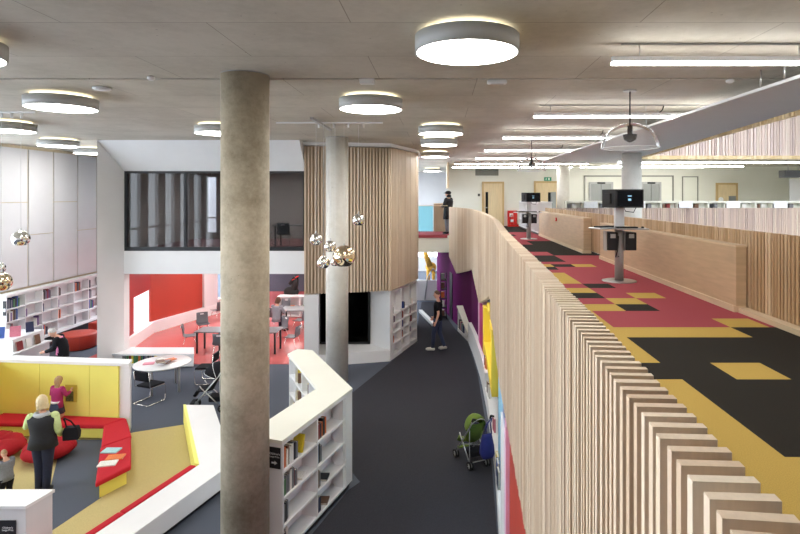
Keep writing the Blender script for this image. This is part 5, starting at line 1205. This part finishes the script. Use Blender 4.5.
    def sleeves(w, g, long_=True, frac=1.0):
        for S in 'LR':
            s0, e0, w0 = J['s' + S], J['e' + S], J['w' + S]
            if long_: w.tube([s0 + (J['che'] - s0) * .12, s0, s0.lerp(e0, .5), e0, e0.lerp(w0, .5), w0.lerp(e0, .06)], [.06 * g, .066 * g, .060 * g, .052 * g, .046 * g, .038 * g], 12)
            else: w.tube([s0 + (J['che'] - s0) * .12, s0, s0.lerp(e0, .75)], [.06 * g, .066 * g, .062 * g], 12)
            w.sphere(s0, .066 * g, 14, 10)
    if top:
        mat, sleeve, name = top; w = torso(J)
        if sleeve != 'none': sleeves(w, rs, sleeve == 'long')
        part(name, mat, mb=w)
    if legs:
        mat, name = legs; w = MB()
        for S in 'LR':
            h_, k_, a_ = J['h' + S], J['k' + S], J['a' + S]
            w.tube([h_ + Vector((0, 0, .05)), h_.lerp(k_, .25), k_, k_.lerp(a_, .4), a_ + (k_ - a_) * .04], [.098 * rs, .092 * rs, .066 * rs, .060 * rs, .052 * rs], 14)
        c = (J['hL'] + J['hR']) / 2; w.sphere(c + Vector((0, -.005, .03)), (.150 * rs, .115 * rs, .11), 20, 12)
        part(name, mat, mb=w)
    if shoes:
        w = MB()
        for S in 'LR':
            a, t = J['a' + S], J['t' + S]; d = (t - a); d.z = 0; d = d.normalized() if d.length > .01 else Vector((0, 1, 0))
            bz = min(a.z, t.z) - .03
            w.tube([Vector((a.x, a.y, max(bz + .045, a.z - .03))) - d * .06, Vector((a.x, a.y, max(bz + .055, a.z - .02))), Vector((t.x, t.y, bz + .045)), Vector((t.x, t.y, bz + .04)) + d * .06], [.035, .052, .048, .026], 12)
        part('shoes', shoes, mb=w)
    if hair:
        mat, style = hair; w = MB(); w.M = HM; w.smooth = True
        n, m_ = 24, 10; ringz = []
        low = {'short': 1.75, 'bob': 2.2, 'long': 2.2, 'crop': 1.6}[style]; t_ = {'short': 1.10, 'bob': 1.3, 'long': 1.34, 'crop': 1.05}[style]
        for j in range(m_ + 1):
            r = []
            for i in range(n):
                a = 2 * PI * i / n; front = max(0, math.sin(a))
                th = .03 + (low - low * .47 * front ** .6 - .03) * j / m_
                wob = 1 + .025 * math.sin(7 * a + j)
                r.append((.073 * t_ * wob * math.sin(th) * math.cos(a), .012 + .095 * t_ * wob * math.sin(th) * math.sin(a), .078 + .114 * t_ * math.cos(th)))
            ringz.append(r)
        w.loft(ringz, True)
        if style in ('bob', 'long'):
            L = .09 if style == 'bob' else .2
            rr = []
            for j in range(6):
                u = j / 5; ww = .082 * (1.22 - .12 * u if style == 'bob' else 1.22 - .3 * u)
                rr.append([(ww * math.cos(a) * (1 + .05 * math.sin(5 * a + j)), -.022 - .02 * u + (.075 - .02 * u) * math.sin(a), .05 - L * u) for a in [2 * PI * i / 18 for i in range(18)]])
            w.loft(rr)
        part('hair', mat, mb=w)
    return o, J, k, part, torso, sleeves

# woman in the black body warmer, seen from behind, hand at her chin
wpos = G(43, 494); wpos.z = .009
J1 = dict(sL=(-.185, -.01, 1.38), eL=(-.30, .10, 1.19), wL=(-.17, .24, 1.30), mL=(-.13, .26, 1.36), sR=(.185, -.01, 1.38), eR=(.25, -.02, 1.12), wR=(.22, .16, .98), mR=(.20, .22, .96), nec=(-.01, .02, 1.44), hea=(-.03, .05, 1.525), kR=(.07, .01, .49), hR=(.075, 0, .89), hL=(-.075, 0, .89), kL=(-.065, .02, .49), aL=(-.06, -.01, .08), tL=(-.07, .13, .03), aR=(.06, -.03, .08), tR=(.075, .11, .03))
o, J, k, part, torso, sleeves = human('person with a blonde bob in a black gilet and jeans, standing in the reading corner', wpos, .25, 1.66, J1, (.5, -.3), ('sleeve_lime', 'long', 'jumper'), ('denim_dark', 'jeans'), 'black_plastic', ('hair_blonde', 'bob'), 1.16)
part('gilet', 'gilet_black', mb=torso(J, 1.13, -.10, 1.06, .6))
w = MB(); w.smooth = True; w.loft([[(-.01 + .115 * s * math.cos(a), -.03 + .085 * s * math.sin(a), z) for a in [2 * PI * i / 20 for i in range(20)]] for z, s in ((1.36, 1.05), (1.42, 1.15), (1.47, 1.0), (1.45, .7))]); part('hood', 'hood_grey', mb=w)
tb = MB(); tb.M = Matrix.Translation(wpos) @ Matrix.Rotation(.25, 4, 'Z'); 
tb.smooth = False; tb.loft([[(.42 + x * w_, .06 + y * .07, z) for x, y in ((-1, -1), (1, -1), (1, 1), (-1, 1))] for z, w_ in ((.88, .12), (1.0, .13), (1.10, .10))])
hb = tag(tb.build('handbag', 'black_fabric', bevel=.01), 'black handbag hanging from the arm of the person in the gilet', 'bag')
tb = MB(); tb.M = Matrix.Translation(wpos) @ Matrix.Rotation(.25, 4, 'Z'); tb.tube([(.34, .06, 1.09), (.32, .05, 1.2), (.315, .0, 1.27)], .012, 6); tb.tube([(.48, .06, 1.09), (.41, .05, 1.2), (.325, .0, 1.28)], .012, 6); tb.build('strap', 'black_fabric', hb)
# girl kneeling on the bench
gp = Vector((-8.37, 11.97, .341))
J2 = dict(pel=(0, .05, .42), wai=(0, .06, .58), che=(0, .08, .80), nec=(0, .08, 1.0), hea=(.01, .09, 1.08), hL=(-.09, .05, .38), kL=(-.11, .16, .07), aL=(-.11, -.26, .06), tL=(-.11, -.36, .04), hR=(.09, .05, .38), kR=(.11, .16, .07), aR=(.11, -.26, .06), tR=(.11, -.36, .04),
          sL=(-.165, .08, .93), eL=(-.27, .12, .72), wL=(-.2, .26, .74), mL=(-.17, .31, .76), sR=(.165, .08, .93), eR=(.27, .13, .72), wR=(.26, .28, .78), mR=(.25, .32, .82))
o, J, k, part, torso, sleeves = human('child with long fair hair in a magenta top, kneeling on the red bench', gp, -.2, 1.2, J2, (-.2, 0), ('magenta_top', 'long', 'top'), None, None, ('hair_fair', 'long'), 1.16)
w = MB(); w.smooth = True; w.loft([[(.17 * s * math.cos(a), .05 + .15 * s * math.sin(a), z) for a in [2 * PI * i / 20 for i in range(20)]] for z, s in ((.50, 1.0), (.56, 1.0), (.56, .8))]); part('vest_hem', 'cloth_white', mb=w)
w = MB(); w.smooth = True; w.loft([[(.17 * s * math.cos(a) * (1 + .04 * math.cos(8 * a)), .05 + .16 * s * math.sin(a), z) for a in [2 * PI * i / 32 for i in range(32)]] for z, s in ((.18, 1.32), (.34, 1.15), (.50, .95))]); part('skirt', 'denim', mb=w)
# toddler at the edge of the picture
tp = G(6, 501); tp.z = .006
J3 = dict(sL=(-.16, -.01, 1.2), sR=(.16, -.01, 1.2), eL=(-.22, .08, .98), wL=(-.14, .22, .93), mL=(-.11, .27, .93), eR=(.22, .08, .98), wR=(.16, .22, .93), mR=(.13, .27, .93), che=(0, .02, 1.08), wai=(0, 0, .88), pel=(0, 0, .70), hL=(-.1, 0, .66), hR=(.1, 0, .66), kL=(-.11, .03, .36), kR=(.11, .03, .36), nec=(0, .02, 1.26), hea=(0, .05, 1.36))
human('toddler in a striped grey top and dark trousers at the photo edge', tp, 1.2, .95, J3, (.1, -.3), ('cloth_grey', 'long', 'jumper'), ('black_fabric', 'trousers'), 'black_plastic', ('hair_fair', 'crop'), 1.25)
# woman in pink behind the yellow wall
pp = Vector((-10.42, 15.15, 0))
J4 = dict(che=(-.03, .06, 1.24), nec=(-.06, .12, 1.39), hea=(-.08, .16, 1.46), sL=(-.2, .09, 1.33), sR=(.13, .03, 1.34), eL=(-.25, .16, 1.08), wL=(-.19, .36, 1.02), mL=(-.16, .43, 1.0), eR=(.2, .06, 1.07), wR=(.06, .30, 1.0), mR=(.02, .37, .99))
o, J, k, part, torso, sleeves = human('grey-haired person in a pink top and black cardigan beside the display counter', pp, 2.05, 1.66, J4, (.2, -.5), ('pink_top', 'short', 'top'), ('black_fabric', 'trousers'), 'black_plastic', ('hair_grey', 'short'), 1.06)
w = MB(); sleeves(w, 1.22); w.smooth = True
w.loft([[(-.02 + c.x * 0 + r * 1.25 * math.cos(a), c.y + r * math.sin(a), c.z) for a in [PI * .92 + PI * 1.16 * i / 16 for i in range(17)]] for c, r in ((Vector((0, -.0, .80)), .185), (Vector((0, 0, 1.06)), .178), (Vector((0, .04, 1.24)), .185), (Vector((0, .07, 1.36)), .13))], False, False)
part('cardigan', 'black_fabric', mb=w)
# man walking in the corridor
mp = G(438, 350.5); mp.z = .006
J5 = dict(kL=(-.10, .10, .50), aL=(-.10, .13, .08), tL=(-.11, .27, .03), kR=(.10, -.02, .49), aR=(.10, -.17, .10), tR=(.11, -.04, .03), eL=(-.24, -.10, 1.12), wL=(-.22, -.02, .88), mL=(-.22, .02, .80), eR=(.23, .02, 1.11), wR=(.2, .18, .92), mR=(.2, .24, .86))
human('person in a black top and jeans walking along the corridor', mp, 1.25, 1.98, J5, (.15, -.1), ('black_fabric', 'short', 'top'), ('denim', 'jeans'), 'cream_shoe', ('hair_brown', 'crop'), .98)
# man on the balcony
bp_ = Vector((.37, 24.35, UZ + .001))
o, J, k, part, torso, sleeves = human('person in a black coat and flat cap standing on the glass balcony', bp_, 1.0, 1.86, dict(eL=(-.26, .04, 1.13), wL=(-.14, .22, 1.12), mL=(-.09, .27, 1.13), eR=(.26, .04, 1.13), wR=(.14, .22, 1.12), mR=(.09, .27, 1.13)), (.2, -.15), ('black_fabric', 'long', 'jacket'), ('cloth_grey', 'trousers'), 'black_plastic', ('black_fabric', 'short'), 1.22)
w = torso(J, 1.14, -.34, 1.1, .95); sleeves(w, 1.32); part('coat', 'gilet_black', mb=w)
w = MB(); HMc = Matrix.Translation(J['hea']) @ Matrix.Rotation(.2, 4, 'Z'); w.M = HMc; w.sphere((0, .005, .125), (.105, .128, .085), 18, 10); w.cbox((0, .13, .12), (.12, .09, .014), 0, -.2); w.tube([(0, -.03, -.06), (0, -.03, .05)], [.10, .085], 14); part('flat_cap', 'gilet_black', mb=w)
# reader seated in the red room
sp_ = Vector((-6.18, 20.75, 0))
J6 = dict(pel=(0, 0, .53), wai=(0, .02, .68), che=(0, .05, .90), nec=(0, .06, 1.07), hea=(0, .08, 1.16), hL=(-.09, .03, .53), kL=(-.11, .42, .52), aL=(-.11, .44, .08), tL=(-.11, .58, .03), hR=(.09, .03, .53), kR=(.11, .42, .52), aR=(.11, .44, .08), tR=(.11, .58, .03), sL=(-.175, .05, 1.02), eL=(-.24, .14, .78), wL=(-.16, .36, .76), mL=(-.14, .43, .77), sR=(.175, .05, 1.02), eR=(.24, .14, .78), wR=(.16, .36, .76), mR=(.14, .43, .77))
human('person with curly brown hair in grey, seated in the red room', sp_, -.3, 1.70, J6, (0, -.3), ('cloth_grey', 'long', 'jumper'), ('denim_dark', 'jeans'), 'black_plastic', ('hair_brown', 'bob'), 1.05)

# ================================================================ fill lamps added inside the deep rooms, none in view
def add_fill_lamp(x, y, z, sx, sy, power, label, col=(1, .95, .88)):
    o = thing('fill_lamp', label, 'fill lamp', (x, y, z))
    MB().box(x - sx / 2 - .03, x + sx / 2 + .03, y - sy / 2 - .03, y + sy / 2 + .03, z - .012, z - .001).build('trim', 'white_paint', o)
    MB().box(x - sx / 2, x + sx / 2, y - sy / 2, y + sy / 2, z - .018, z - .0125).build('diffuser', 'lamp_white', o)
for x, y, pw, nm in ((-8.6, 18.6, 90, 'over the first table'), (-5.6, 18.6, 70, 'beside the stained column'), (-8.4, 22.5, 110, 'by the white framed window'), (-5.8, 22.5, 100, 'over the back table'), (-7, 27, 90, 'before the blue windows')):
    add_fill_lamp(x, y, 2.79, 1.2, .6, pw, 'unseen fill lamp added to the red room ceiling ' + nm)
for x, nm in ((-6.9, 'in the middle'), (-4.95, 'nearest the bay')): add_fill_lamp(x, 19.6, 6.1, 1.4, .9, 18, 'unseen fill lamp added to the upper room ceiling, ' + nm)

# ================================================================ camera, daylight, exposure
cam = bpy.data.cameras.new('camera'); co = bpy.data.objects.new('camera', cam); COL.objects.link(co); SC.camera = co
co.location = (0, 0, EZ); co.rotation_euler = (PI / 2, 0, 0)
cam.sensor_width = 36; cam.lens = F * 36 / 800; cam.shift_x = -(CX - 400) / 800; cam.shift_y = (HY - 267) / 800
cam.clip_start = .05; cam.clip_end = 200
wd = bpy.data.worlds.new('sky'); SC.world = wd; wd.use_nodes = True; nt = wd.node_tree
bg = nt.nodes['Background']; bg.inputs[0].default_value = (.82, .91, 1.0, 1); bg.inputs[1].default_value = 4.2
SC.view_settings.view_transform = 'Standard'; SC.view_settings.look = 'None'; SC.view_settings.gamma = 1; SC.view_settings.use_curve_mapping = False
SC.view_settings.exposure = 1.35
SC.cycles.use_denoising = True; SC.cycles.max_bounces = 10; SC.cycles.diffuse_bounces = 5; SC.cycles.glossy_bounces = 5; SC.cycles.transparent_max_bounces = 12; SC.cycles.caustics_reflective = False; SC.cycles.caustics_refractive = False; SC.cycles.sample_clamp_indirect = 6
